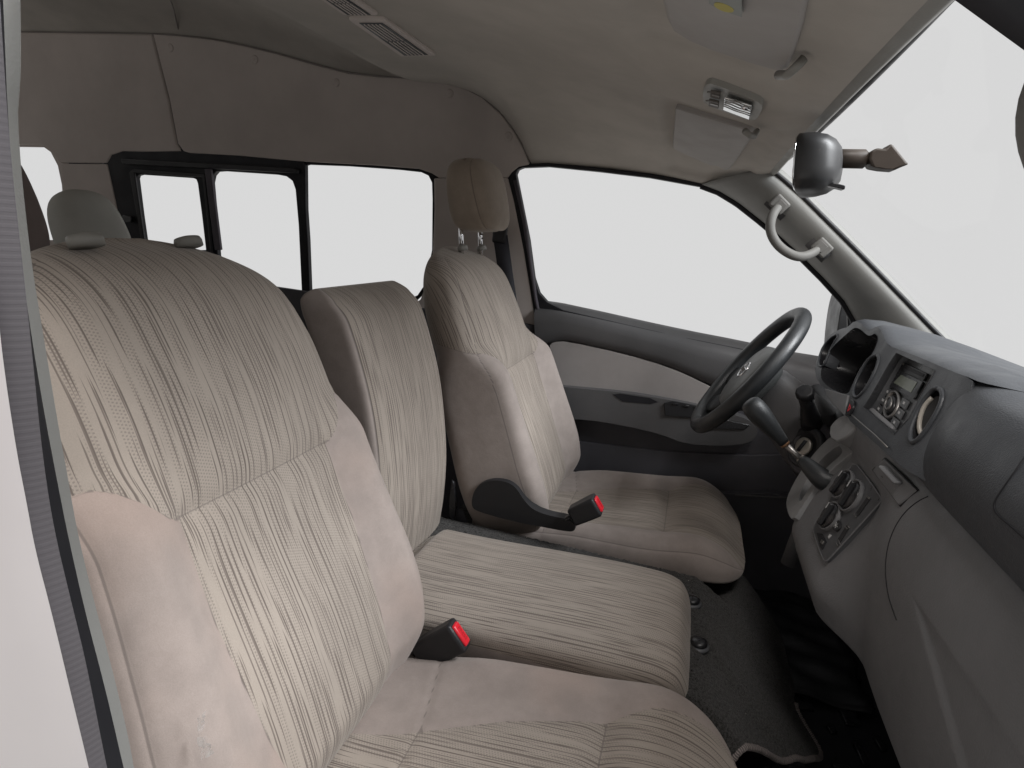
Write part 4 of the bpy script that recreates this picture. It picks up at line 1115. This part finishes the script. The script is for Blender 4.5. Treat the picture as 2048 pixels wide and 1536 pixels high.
# ---- lower grey dash and centre console
lo = thing('lower_console', 'mid grey lower dashboard and centre console with climate panel and glove box', 'console', (.36, MID, -.95))
XP = [(-.66, .375), (-.60, .352), (-.52, .335), (-.42, .328), (-.36, .331), (-.31, .340), (-.283, .352), (-.270, .372)]
XS = [(-.66, .345), (-.56, .285), (-.505, .294), (-.43, .322), (-.365, .345), (-.31, .334), (-.283, .334), (-.270, .35)]
def stackw(y): return sm((y - 1.00) / .13) * 1.0
def conx0(y, z):
    x = lerp(sinterp(XP, z), sinterp(XS, z), stackw(y))
    if y > 1.37: x += .25 * max(0, (y - 1.37) / .07) ** 2.2
    return x
ys = [lerp(.30, 1.0, i / 150) for i in range(151)] + [lerp(1.0, 1.37, i / 30) for i in range(1, 31)] + [lerp(1.37, 1.445, i / 14) for i in range(1, 15)]
TRI = []
def conx(y, z):
    x = conx0(y, z)
    if TRI:
        dmin = 1
        for i in range(3):
            (ay, az), (by, bz) = TRI[i], TRI[(i + 1) % 3]
            dmin = min(dmin, ((by - ay) * (z - az) - (bz - az) * (y - ay)) / math.hypot(by - ay, bz - az))
        x += .0045 * sm(dmin / .014)
    return x
def zbot(y): return lerp(-.612, -.585, sm((y - .9) / .2)) 
def onc0(px, py):
    r = ray(px, py).normalized(); a, c_ = .3, 2.5
    for _ in range(40):
        m_ = (a + c_) / 2; p = r * m_
        if p.x > conx0(p.y, max(-.65, min(-.272, p.z))): c_ = m_
        else: a = m_
    return r * a
t3 = [onc0(*p) for p in ((1822, 1184), (1945, 1640), (2110, 1600))]
t3 = [(p.y, p.z) for p in t3]
if (t3[1][0] - t3[0][0]) * (t3[2][1] - t3[0][1]) - (t3[1][1] - t3[0][1]) * (t3[2][0] - t3[0][0]) < 0: t3.reverse()
TRI += t3
rows = []
for k in range(141):
    t = k / 140; r = []
    for y in ys:
        z = lerp(-.272, zbot(y), t)
        r.append(Vector((conx(y, z), y, z)))
    rows.append(r)
for k in range(1, 7):                       # rolled lower edge
    a = k / 6; r = []
    for p in rows[140]: r.append(p + Vector((.03 * (1 - math.cos(a * math.pi / 2)) + .08 * max(0, a - .66), 0, -.022 * math.sin(a * math.pi / 2))))
    rows.append(r)
B().grid(rows).make('console_shell', M['lower'], lo, solid=0)
def onc(px, py, d=0):
    r = ray(px, py).normalized(); lo_2, hi = .3, 2.5
    for _ in range(40):
        m_ = (lo_2 + hi) / 2; p = r * m_
        if p.x > conx(p.y, max(-.65, min(-.272, p.z))): hi = m_
        else: lo_2 = m_
    return r * (lo_2 - d)
def line(pts, r, mat, par, name):
    return B().tube(chaikin([onc(*p, .0005) for p in pts], 2, False), r, 6).make(name, mat, par)
line([(1856, 993), (1835, 1003), (1812, 1022), (1793, 1048), (1779, 1080), (1772, 1115), (1771, 1150), (1776, 1190), (1785, 1218), (1793, 1240)], .0010, M['rubber'], lo, 'glove_box_seam')
# climate panel
HN = Vector((-1, 0, .356)).normalized()
hp = [(1700, 934), (1708, 928), (1716, 932), (1760, 992), (1762, 1001), (1756, 1009), (1660, 1115), (1652, 1123), (1646, 1120), (1627, 1066), (1625, 1056), (1632, 1045)]
c3 = [onc(*p) for p in hp]
cen = sum(c3, Vector()) / len(c3)
nrm = Vector((0, 0, 0))
for i in range(len(c3)): nrm += (c3[i] - cen).cross(c3[(i + 1) % len(c3)] - cen)
nrm.normalize(); nrm = nrm if nrm.x < 0 else -nrm
PC = (nrm, nrm.dot(cen) + .004)
def K(px, py, o_=0): return at(px, py, PC) + nrm * o_
cp = B().prism(chaikin([K(*p) for p in hp], 1), -nrm * .016).make('climate_panel', M['gloss'], lo, bevel=.0025, segs=3)
fr_ = chaikin([K(*p) for p in hp], 2); B().tube([p - nrm * .001 for p in fr_] + [fr_[0]], .0015, 6).make('panel_frame', M['lower'], cp)
def dial(c, a, b_, s=1., ang=.9):
    c0 = K(*c); A = K(*a) - c0; Bq = K(*b_) - c0
    n = 32
    R = lambda k, o_: [c0 + (A * math.cos(2*math.pi*i/n) + Bq * math.sin(2*math.pi*i/n)) * k + nrm * o_ for i in range(n)]
    d = B().grid([R(1.0, 0), R(1.0, .006), R(.92, .007), R(.86, .002)], True).make('dial', M['lower'], cp)
    B().loft([R(.84, .0), R(.82, .006), R(.78, .008)]).make('dial_cap', M['black_sm'], d)
    u = (Bq).normalized(); v = nrm.cross(u).normalized(); L_ = Bq.length
    g = B(); q = [c0 + nrm * .006 + u * (i * L_ * .84) + v * (j * L_ * k) for i, j, k in ((-1, -1, .16), (1, -1, .16), (1, 1, .16), (-1, 1, .16))]
    q2 = [c0 + nrm * .017 + u * (i * L_ * .76) + v * (j * L_ * .12) for i, j in ((-1, -1), (1, -1), (1, 1), (-1, 1))]
    g.loft([q, q2]).make('dial_grip', M['black_sm'], d, bevel=.003, segs=3)
    B().box(c0 + nrm * .0174 + u * L_ * .55, u * L_ * .2, v * L_ * .03, nrm * .0004).make('dial_pointer', M['print'], d, smooth=False)
dial((1688, 970), (1699, 983), (1707, 944))
dial((1706, 993), (1719, 1005), (1725, 963))
dial((1663, 1034), (1676, 1046), (1681, 1008))
c0 = K(1675, 1052); 
bn = 20; A = K(1681, 1059) - c0; Bq = K(1681, 1043) - c0
B().prism([c0 + A * math.cos(2*math.pi*i/bn) + Bq * math.sin(2*math.pi*i/bn) for i in range(bn)], nrm * .003).make('air_button', M['black'], cp, bevel=.001)
for a in range(3):
    t = a * math.pi / 3; B().box(c0 + nrm * .0033, (A * math.cos(t) + Bq * math.sin(t)) * .55, nrm.cross(A * math.cos(t) + Bq * math.sin(t)).normalized() * .0006, nrm * .0002).make('snowflake_mark', M['print'], cp, smooth=False)
def kq(pts, name, mat, h, o_=0, bv=.0006): return B().prism([K(x, y, o_) for x, y in pts], nrm * h).make(name, mat, cp, bevel=bv)
kq([(1738, 1003), (1712, 1036), (1717, 1027), (1736, 998)], 'slot', M['rubber'], .0006)
kq([(1736, 993), (1740, 1000), (1717, 1033), (1713, 1026)], 'slot', M['black'], .0012)
kq([(1737, 992), (1742, 998), (1740, 1000), (1735, 994)], 'silver_mark', M['satin'], .003)
kq([(1711, 1028), (1715, 1034), (1714, 1036), (1710, 1030)], 'silver_mark', M['satin'], .003)
kq([(1694, 1051), (1698, 1058), (1681, 1086), (1677, 1079)], 'slider', M['black'], .0015)
for (x, y) in ((1697, 1049), (1693, 1052)): kq([(x, y), (x + 4, y + 6), (x + 3, y + 8), (x - 1, y + 2)], 'silver_mark', M['satin'], .003)
for (x, y) in ((1674, 1084), (1679, 1080)): kq([(x, y), (x + 3, y + 8), (x + 2, y + 9), (x - 1, y + 1)], 'silver_mark', M['satin'], .002)
kq([(1660, 1068), (1664, 1071), (1658, 1078), (1656, 1074)], 'button', M['print'], .0008)
kq([(1634, 1066), (1645, 1068), (1654, 1084), (1646, 1100), (1641, 1094)], 'socket', M['rubber'], .0012)
kq([(1646, 1080), (1650, 1084), (1647, 1090), (1643, 1086)], 'socket_clip', M['satin'], .003)
# pull-out tray beside the climate panel
ah = [(1747, 940), (1771, 917), (1838, 981), (1802, 1012)]
ac = [onc(*p) for p in ah]; an = (ac[1] - ac[0]).cross(ac[3] - ac[0]).normalized(); an = an if an.x < 0 else -an
tray = B().prism(off(ac, an * .003), -an * .01).make('tray_front', M['lower'], lo, bevel=.0035, segs=4)
aq = lambda u, v, o_: ac[0].lerp(ac[1], u).lerp(ac[3].lerp(ac[2], u), v) + an * o_
B().prism([aq(.25, .30, .0035), aq(.72, .28, .0035), aq(.72, .66, .0035), aq(.25, .62, .0035)], an * .0006).make('tray_recess', M['rubber'], tray, smooth=False)
B().prism([aq(.66, .20, .003), aq(.86, .20, .003), aq(.86, .74, .003), aq(.66, .74, .003)], an * .012).make('tray_lip', M['lower'], tray, bevel=.004, segs=3)
b = off(ac, an * .0005); B().tube(b + b[:1], .0016, 6).make('tray_gap', M['rubber'], tray)
# shift console cheek: pale frame with the lever opening
ck = [(1688, 862), (1700, 862), (1716, 884), (1718, 892), (1704, 905), (1668, 935), (1630, 975), (1600, 1020), (1585, 1040), (1577, 1030), (1572, 1010), (1574, 995), (1586, 968), (1606, 935), (1636, 897), (1662, 872)]
nv_ = Vector((-.93, .04, .36)).normalized(); LCP = (nv_, nv_.dot(Vector((.345, 1.36, -.365))) + .006)
hole = [(1676, 890), (1684, 897), (1684, 908), (1660, 928), (1635, 953), (1612, 985), (1601, 1004), (1597, 1000), (1600, 985), (1618, 950), (1645, 915)]
sc = B().prism(chaikin(px_poly(ck, LCP), 1), -nv_ * .05, [chaikin(px_poly(hole, LCP), 1)]).make('shift_surround', M['lower_light'], lo, bevel=.004, segs=3)
B().prism(off(px_poly(hole, LCP), -nv_ * .045), -nv_ * .004).make('shift_well', M['rubber'], sc, smooth=False)
# column side block and knee panel behind the wheel
B().prism([Vector((.37, 1.44, -.345)), Vector((.37, 2.0, -.345)), Vector((.42, 2.0, -.66)), Vector((.42, 1.44, -.66))], (.05, 0, 0)).make('knee_panel', M['black'], lo, bevel=.02)
B().prism(chaikin([D(x, y, -.004) for x, y in [(1652, 858), (1668, 835), (1692, 824), (1712, 846), (1690, 872), (1662, 884)]], 1), -DN * .05).make('cap_block', M['lower_light'], lo, bevel=.008, segs=4)
# bulkhead behind the dash so that no light comes through
B().prism([Vector((.62, .36, -1.04)), Vector((.62, 2.02, -1.04)), Vector((.62, 2.02, -.30)), Vector((.62, .36, -.30))], (.02, 0, 0)).make('bulkhead', M['floor'], lo)
# hand brake grip under the console
hbk = thing('hand_brake', 'dark parking brake grip hanging below the console beside the climate panel', 'brake lever', at(1590, 1110, PY(1.52)))
B().tube([at(1600, 1055, PY(1.50)), at(1592, 1085, PY(1.50)), at(1577, 1128, PY(1.50))], [.014, .017, .018], 14).make('grip', M['door_dark'], hbk)
B().tube([at(1612, 1020, PY(1.52)), at(1600, 1058, PY(1.50))], .008, 10).make('rod', M['black'], hbk)

# ================================================================== STEERING
wh = thing('steering_wheel', 'black vinyl steering wheel with grey hub and oval chrome emblem', 'steering wheel', (.167, 1.69, -.288))
WC = Vector((.167, 1.69, -.288)); WT_ = Vector((.205, 0, .326)).normalized(); WN = Vector((-.326, 0, .205)).normalized()   # WN towards driver
Rw = .183
B().tube([WC + (EY * math.cos(2*math.pi*i/72) + WT_ * math.sin(2*math.pi*i/72)) * Rw for i in range(72)], .0190, 18, closed=True, up=(-.8, 0, .5)).make('rim', M['leather'], wh)
hr = []
for d, k, wdt, hh in ((-.055, 1, .080, .070), (-.03, 1, .096, .090), (-.012, 1, .100, .096), (.0, 1, .094, .090), (.006, 1, .076, .072), (.009, 1, .035, .033)):
    hr.append([WC + WN * d + EY * (wdt * spow(math.cos(a), .72)) + WT_ * (hh * spow(math.sin(a), .72) - .012) for a in [2*math.pi*i/48 for i in range(48)]])
hub = B().loft(hr).make('hub', M['hub'], wh)
for a, s1 in ((math.radians(197), 1.25), (math.radians(-17), 1.25), (math.radians(238), 1.7), (math.radians(-58), 1.7)):
    u = EY * math.cos(a) + WT_ * math.sin(a); tv = WN.cross(u)
    rr_ = []
    for t in (0, .25, .5, .75, 1):
        p = WC + u * lerp(.055, Rw - .006, t) + WN * lerp(-.006, -.004, t) - WN * .012 * math.sin(math.pi * t)
        wv = lerp(.030, .017, t) * s1 + .008 * t ** 4
        rr_.append([p + tv * (wv * spow(math.cos(q), .7)) + WN * (.009 * spow(math.sin(q), .7)) for q in [2*math.pi*i/20 for i in range(20)]])
    B().loft(rr_).make('spoke', M['leather'], wh)
ec = WC + WN * .0085 - WT_ * .004
em = B().tube([ec + EY * (.026 * math.cos(2*math.pi*i/40)) + WT_ * (.022 * math.sin(2*math.pi*i/40)) for i in range(40)], .0028, 8, closed=True).make('emblem', M['chrome'], hub)
B().box(ec + WN * .0015, EY * .034, WT_ * .0065, WN * .002).make('emblem_bar', M['chrome'], em, bevel=.001)
text('NISSAN', ec + WN * .0037, -EY, WT_, .0135, M['ink'], em, 'emblem_lettering')

col = thing('steering_column', 'dark steering column shroud with a stubby wiper stalk and the round ignition lock', 'steering column', (.3, 1.69, -.45))
rr_ = []
for d, wv, hv_, dz in ((.035, .050, .048, 0), (.07, .064, .062, -.004), (.14, .074, .075, -.012), (.20, .080, .085, -.02), (.28, .085, .095, -.03)):
    rr_.append([WC - WN * d + EY * (wv * spow(math.cos(a), .65)) + WT_ * (hv_ * spow(math.sin(a), .65) + dz) for a in [2*math.pi*i/40 for i in range(40)]])
B().loft(rr_).make('shroud', M['door_dark'], col)
sp_ = at(1620, 832, PY(1.59)); tip = at(1610, 786, PY(1.53))
B().tube([sp_ + (sp_ - tip) * .5, sp_, sp_.lerp(tip, .45), sp_.lerp(tip, .5), tip], [.026, .022, .017, .016, .018], 18).make('stalk', M['black_sm'], col)
B().lathe(tip, tip - sp_, [(-.012, .020), (.004, .021), (.009, .018), (.010, 0)], 8).make('stalk_knob', M['black'], col, bevel=.002)
kc_ = at(1607, 893, PY(1.585)); kn_ = Vector((-.75, -.55, .25)).normalized()
lk = B().lathe(kc_, kn_, [(-.02, .050), (-.002, .050), (.002, .044), (.0, .034), (-.006, .033), (-.006, 0)], 36).make('ignition_lock', M['black'], col)
B().lathe(kc_ + kn_ * -.004, kn_, [(0, .022), (.006, .022), (.008, .019), (.008, 0)], 28).make('lock_face', M['key'], lk)
kt = (Vector((0, 0, 1)) - kn_ * kn_.z).normalized()
B().box(kc_ + kn_ * .006, (kt * .95 + kn_.cross(kt) * -.3).normalized() * .016, kn_.cross(kt) * .0035, kn_ * .003).make('key_slot', M['rubber'], lk)
B().lathe(kc_ - kn_ * .022, kn_, [(-.12, .075), (0, .066), (.004, .058), (.004, 0)], 36).make('lock_housing', M['door_low'], col)

# ================================================================== GEAR LEVER
gl_ = thing('gear_lever', 'black gear lever with worn steel shaft and rubber boot leaning out of the console', 'gear lever', onc(1640, 975))
GY = 1.395
g0, g1, g2, g3 = at(1500, 806, PY(GY)), at(1568, 886, PY(GY)), at(1602, 918, PY(GY)), at(1644, 958, LCP)
ax = (g1 - g0)
B().tube([g0 - ax * .06, g0 - ax * .045, g0, g0 + ax * .12, g0 + ax * .3, g0 + ax * .6, g0 + ax * .92, g1], [.004, .013, .0205, .0235, .0235, .0185, .0130, .0115], 24).make('knob', M['leather'], gl_)
B().tube([g1 - ax * .02, g1 + ax * .05], .0105, 16).make('collar', M['copper'], gl_)
B().tube([g1, g2 + (g2 - g1) * .5], .0062, 14).make('shaft', M['satin'], gl_)
B().tube([g2 - (g2 - g1) * .1, g2, g2 + (g2 - g1) * .12], [.008, .0105, .0105], 14).make('ring', M['key'], gl_)
gb = [g2 + (g2 - g1) * .05, g2.lerp(g3, .3), g2.lerp(g3, .65), g3, g3 + Vector((.05, 0, -.01))]
B().tube(resample(gb, 12), [.011, .014, .0165, .018, .0195, .021, .0225, .024, .0255, .027, .028, .028], 20).make('boot', M['leather'], gl_)

# ================================================================== MIRROR, HANDLES
mr = thing('rear_view_mirror', 'black rear view mirror seen from its end on a jointed arm against the windscreen', 'mirror', at(1640, 330, PY(1.14)))
mc = at(1626, 333, PY(1.16)); mx_ = Vector((-.95, .20, -.12)).normalized(); my_ = Vector((.22, .97, .0)); my_ = (my_ - mx_ * my_.dot(mx_)).normalized(); mz_ = mx_.cross(my_)
mz_ = mz_ if mz_.z > 0 else -mz_
rr_ = []
for d, k in ((.020, .94), (.018, .985), (.008, 1.), (-.004, .98), (-.020, .90), (-.032, .74), (-.040, .50), (-.042, .2)):
    rr_.append([mc + mx_ * d + my_ * (.096 * (k ** .8) * spow(math.cos(a), .5)) + mz_ * (.044 * (k) * spow(math.sin(a), .5)) for a in [2*math.pi*i/64 for i in range(64)]])
mb = B().loft(rr_).make('mirror_housing', M['mirrorback'], mr)
B().loft([[mc + mx_ * d + my_ * (.096 * spow(math.cos(a), .5)) + mz_ * (.040 * spow(math.sin(a), .5)) for a in [2*math.pi*i/48 for i in range(48)]] for d in (.0195, .0215)]).make('mirror_glass', M['mirror'], mr)
j0, j1, j2 = at(1668, 317, PY(1.16)), at(1728, 318, PY(1.16)), at(1742, 318, PY(1.16))
B().tube([mc - mx_ * .03, j0], [.012, .009], 14).make('ball_joint', M['black_sm'], mr)
B().tube([j0, j0.lerp(j1, .1), j1, j1.lerp(j2, .5)], [.011, .0145, .0145, .010], 16).make('arm', M['arm'], mr)
mtp = [(1732, 322), (1737, 305), (1748, 299), (1765, 301), (1775, 290), (1781, 294), (1806, 325), (1812, 331), (1800, 335), (1785, 342), (1760, 340), (1738, 336)]
B().prism([p + Vector((0, -.018, 0)) for p in px_poly(mtp, PY(1.16))], (0, .04, 0)).make('mount', M['arm'], mr, bevel=.004, segs=3)
tb = at(1668, 372, PY(1.12)); B().box(tb, (.014, 0, -.002), (0, .012, 0), (0, 0, .003)).make('dip_tab', M['black_sm'], mr, bevel=.001)

def handle(fn, label):
    A0, A1 = at(1556, 417, PY(1.905)), at(1640, 497, PY(1.895))
    pts = [at(1560, 410, PY(1.875)), at(1547, 425, PY(1.845)), at(1540, 445, PY(1.832)), at(1541, 466, PY(1.83)), at(1553, 488, PY(1.83)), at(1573, 505, PY(1.83)), at(1597, 515, PY(1.832)), at(1620, 510, PY(1.845)), at(1643, 494, PY(1.868))]
    pts = [fn(p) for p in resample(chaikin(pts, 2, False), 34)]
    h = thing('grab_handle', label, 'grab handle', pts[17], 'grab handles on the windscreen pillars')
    rad_ = [.0124 - .001 * sm(abs(i - 16.5) / 16.5 * 2 - 1) for i in range(34)]
    B().tube(pts, rad_, 16, flat=.9).make('grip', M['handle'], h)
    d = (pts[-1] - pts[0]).normalized(); u = Vector((-.15, -1 if fn is idf else 1, 0)); u = (u - d * u.dot(d)).normalized(); v = d.cross(u)
    for p, sg in ((pts[0], 1), (pts[-1], -1)):
        B().box(p - d * .002 * sg, d * .022, v * .0185, u * .0165).make('end_mount', M['handle'], h, bevel=.005, segs=3)
        B().box(p + d * .002 * sg + u * .0165, d * .012, v * .011, u * .0014).make('screw_cover', M['handle'], h, bevel=.001)
        B().box(p - u * .010, d * .031, v * .026, u * .004).make('recess_shadow_plate', M['door_dark'], h)  # dark plate added as the recess shade around the mount
    return h
handle(idf, 'grey curved grab handle on the far windscreen pillar above the steering wheel')
handle(lambda p: Vector((p.x + .004, 2.278 - p.y, p.z + .022)), 'brown grab handle cut off by the right edge, on the near windscreen pillar')

# ================================================================== CARPET, FLOOR
cpt_ = thing('carpet', 'worn black carpet draped over the engine cover between the seats, with a grey whipped corner', 'carpet', (.1, 1.2, -1.0))
SL = PL(.9, 0, 1, .9 * .12 - .725)
edge = [(1640, 1070), (1560, 1090), (1440, 1125), (1475, 1140), (1500, 1175), (1530, 1225), (1555, 1275), (1575, 1330), (1583, 1380), (1590, 1425), (1610, 1460), (1628, 1482), (1634, 1497), (1628, 1512), (1606, 1526), (1575, 1524), (1530, 1512), (1480, 1495), (1440, 1480), (1380, 1470)]
rows = []
far_e = [(1442, 1118), (1478, 1140), (1506, 1178), (1534, 1226), (1558, 1278), (1575, 1330), (1583, 1380), (1590, 1425), (1611, 1461), (1629, 1483), (1634, 1497)]
# sheet: top of the cover (flat), then bending down in front of the seats
def carpet_z(x, y): 
    z = -.722 - .115 * (1 - sm((y - .93) / .05)) * (1 - sm((x - .14) / .1)) - .10 * sm((y - 1.385) / .05) * (1 - sm((x - .12) / .1))
    k = (x - .105)
    if k > 0: z -= .92 * (k * k / (k + .035))
    z += .006 * math.sin(31 * y + 9 * x) * sm((x - .05) / .2) + .012 * math.exp(-((y - 1.17 + .3 * (x - .1)) / .03) ** 2) * sm((x - .12) / .05)
    return z
def carpet_xmax(y):
    tab = [(.62, .10), (.85, .13), (.93, .16), (.97, .198), (1.03, .252), (1.09, .306), (1.148, .350), (1.21, .386), (1.245, .402), (1.268, .400), (1.285, .378), (1.305, .356), (1.378, .358), (1.477, .363), (1.562, .351), (1.63, .324), (1.674, .286), (1.69, .25), (1.9, .22)]
    return sinterp(tab, y)
rnd = random.Random(3)
for i in range(381):
    y = lerp(.70, 1.9, i / 380); xm = carpet_xmax(y); r = []
    for j in range(240):
        x = lerp(-.55, xm, (j / 239) ** .8); r.append(Vector((x, y, carpet_z(x, y) + (rnd.gauss(0, .0010) if j < 237 else 0))))
    rows.append(r)
B().grid(rows).make('carpet_sheet', M['carpet'], cpt_, solid=.006)
yr = [r[-1] for r in rows if .9 < r[-1].y < 1.32][::3]
yp = resample(chaikin([p + Vector((.002, 0, .0)) for p in yr], 2, False), 160)
V_, UVs = [], []; n = 12; Ld = 0
nb = B(); 
for i, p in enumerate(yp):
    if i: Ld += (p - yp[i - 1]).length
    t = (yp[min(i + 1, 159)] - yp[max(i - 1, 0)]).normalized(); u = Vector((0, 0, 1)); u = (u - t * u.dot(t)).normalized(); v = t.cross(u)
    rr0 = .0062 * (1 + .12 * math.sin(i * 2.4) + .1 * random.random())
    V_ += [p + u * (rr0 * .8 * math.cos(2*math.pi*j/n)) + v * (rr0 * math.sin(2*math.pi*j/n)) for j in range(n)]; UVs += [(Ld, j / n) for j in range(n)]
f = [(i * n + j, i * n + (j + 1) % n, (i + 1) * n + (j + 1) % n, (i + 1) * n + j) for i in range(159) for j in range(n)]
mk('whipped_edge', V_, f, M['yarn'], cpt_, uv=UVs)
for px, py in ((1386, 1188), (1401, 1266)):
    q = None; r = ray(px, py); 
    k = -.700 / r.z; p = r * k
    p.z = carpet_z(p.x, p.y) + .004
    s_ = thing('floor_stud', 'black rounded rubber stud on the carpet, %s' % ('farther from the open door' if py < 1200 else 'nearer the open door'), 'stud', p, 'rubber studs in front of the middle seat')
    B().lathe(p, (0, 0, 1), [(-.006, .021), (.000, .021), (.0015, .018), (.0015, .012)], 24, sx=1.1).make('washer', M['gloss'], s_)
    B().lathe(p, (-.1, 0, 1), [(0, .0168), (.004, .0172), (.0075, .0158), (.0095, .011), (.0102, 0)], 24).make('cap', M['black_sm'], s_)
fm = thing('floor_mat', 'black ribbed rubber mat with raised blocks in the dark footwell under the console', 'floor mat', (.45, 1.1, -1.045))
fmb = B().box((.45, 1.20, -1.043), (.30, 0, 0), (0, .62, 0), (0, 0, .006))
fmb.make('mat_sheet', M['rubber'], fm, bevel=.004)
rb = B()
for i in range(11):
    for j in range(9):
        rb.box((.22 + .05 * i, .65 + .12 * j + .05 * (i % 2), -1.034), (.008 + .01 * (j % 2), .004, 0), (-.004, .035 - .012 * (i % 3), 0), (0, 0, .005))
rb.make('raised_pattern', M['black_sm'], fm, bevel=.0025)
fl = B()
rows = []
for i in range(30):
    rows.append([Vector((.24 + .022 * j + .01 * math.sin(i * .7), 1.50 + .018 * i, -1.02 + .016 * math.sin(i * .45 + j * .9) * math.exp(-j / 9) + .004 * math.sin(i * 1.3 + j * .4))) for j in range(16)])
fl.grid(rows).make('driver_mat', M['black'], fm, solid=.006)
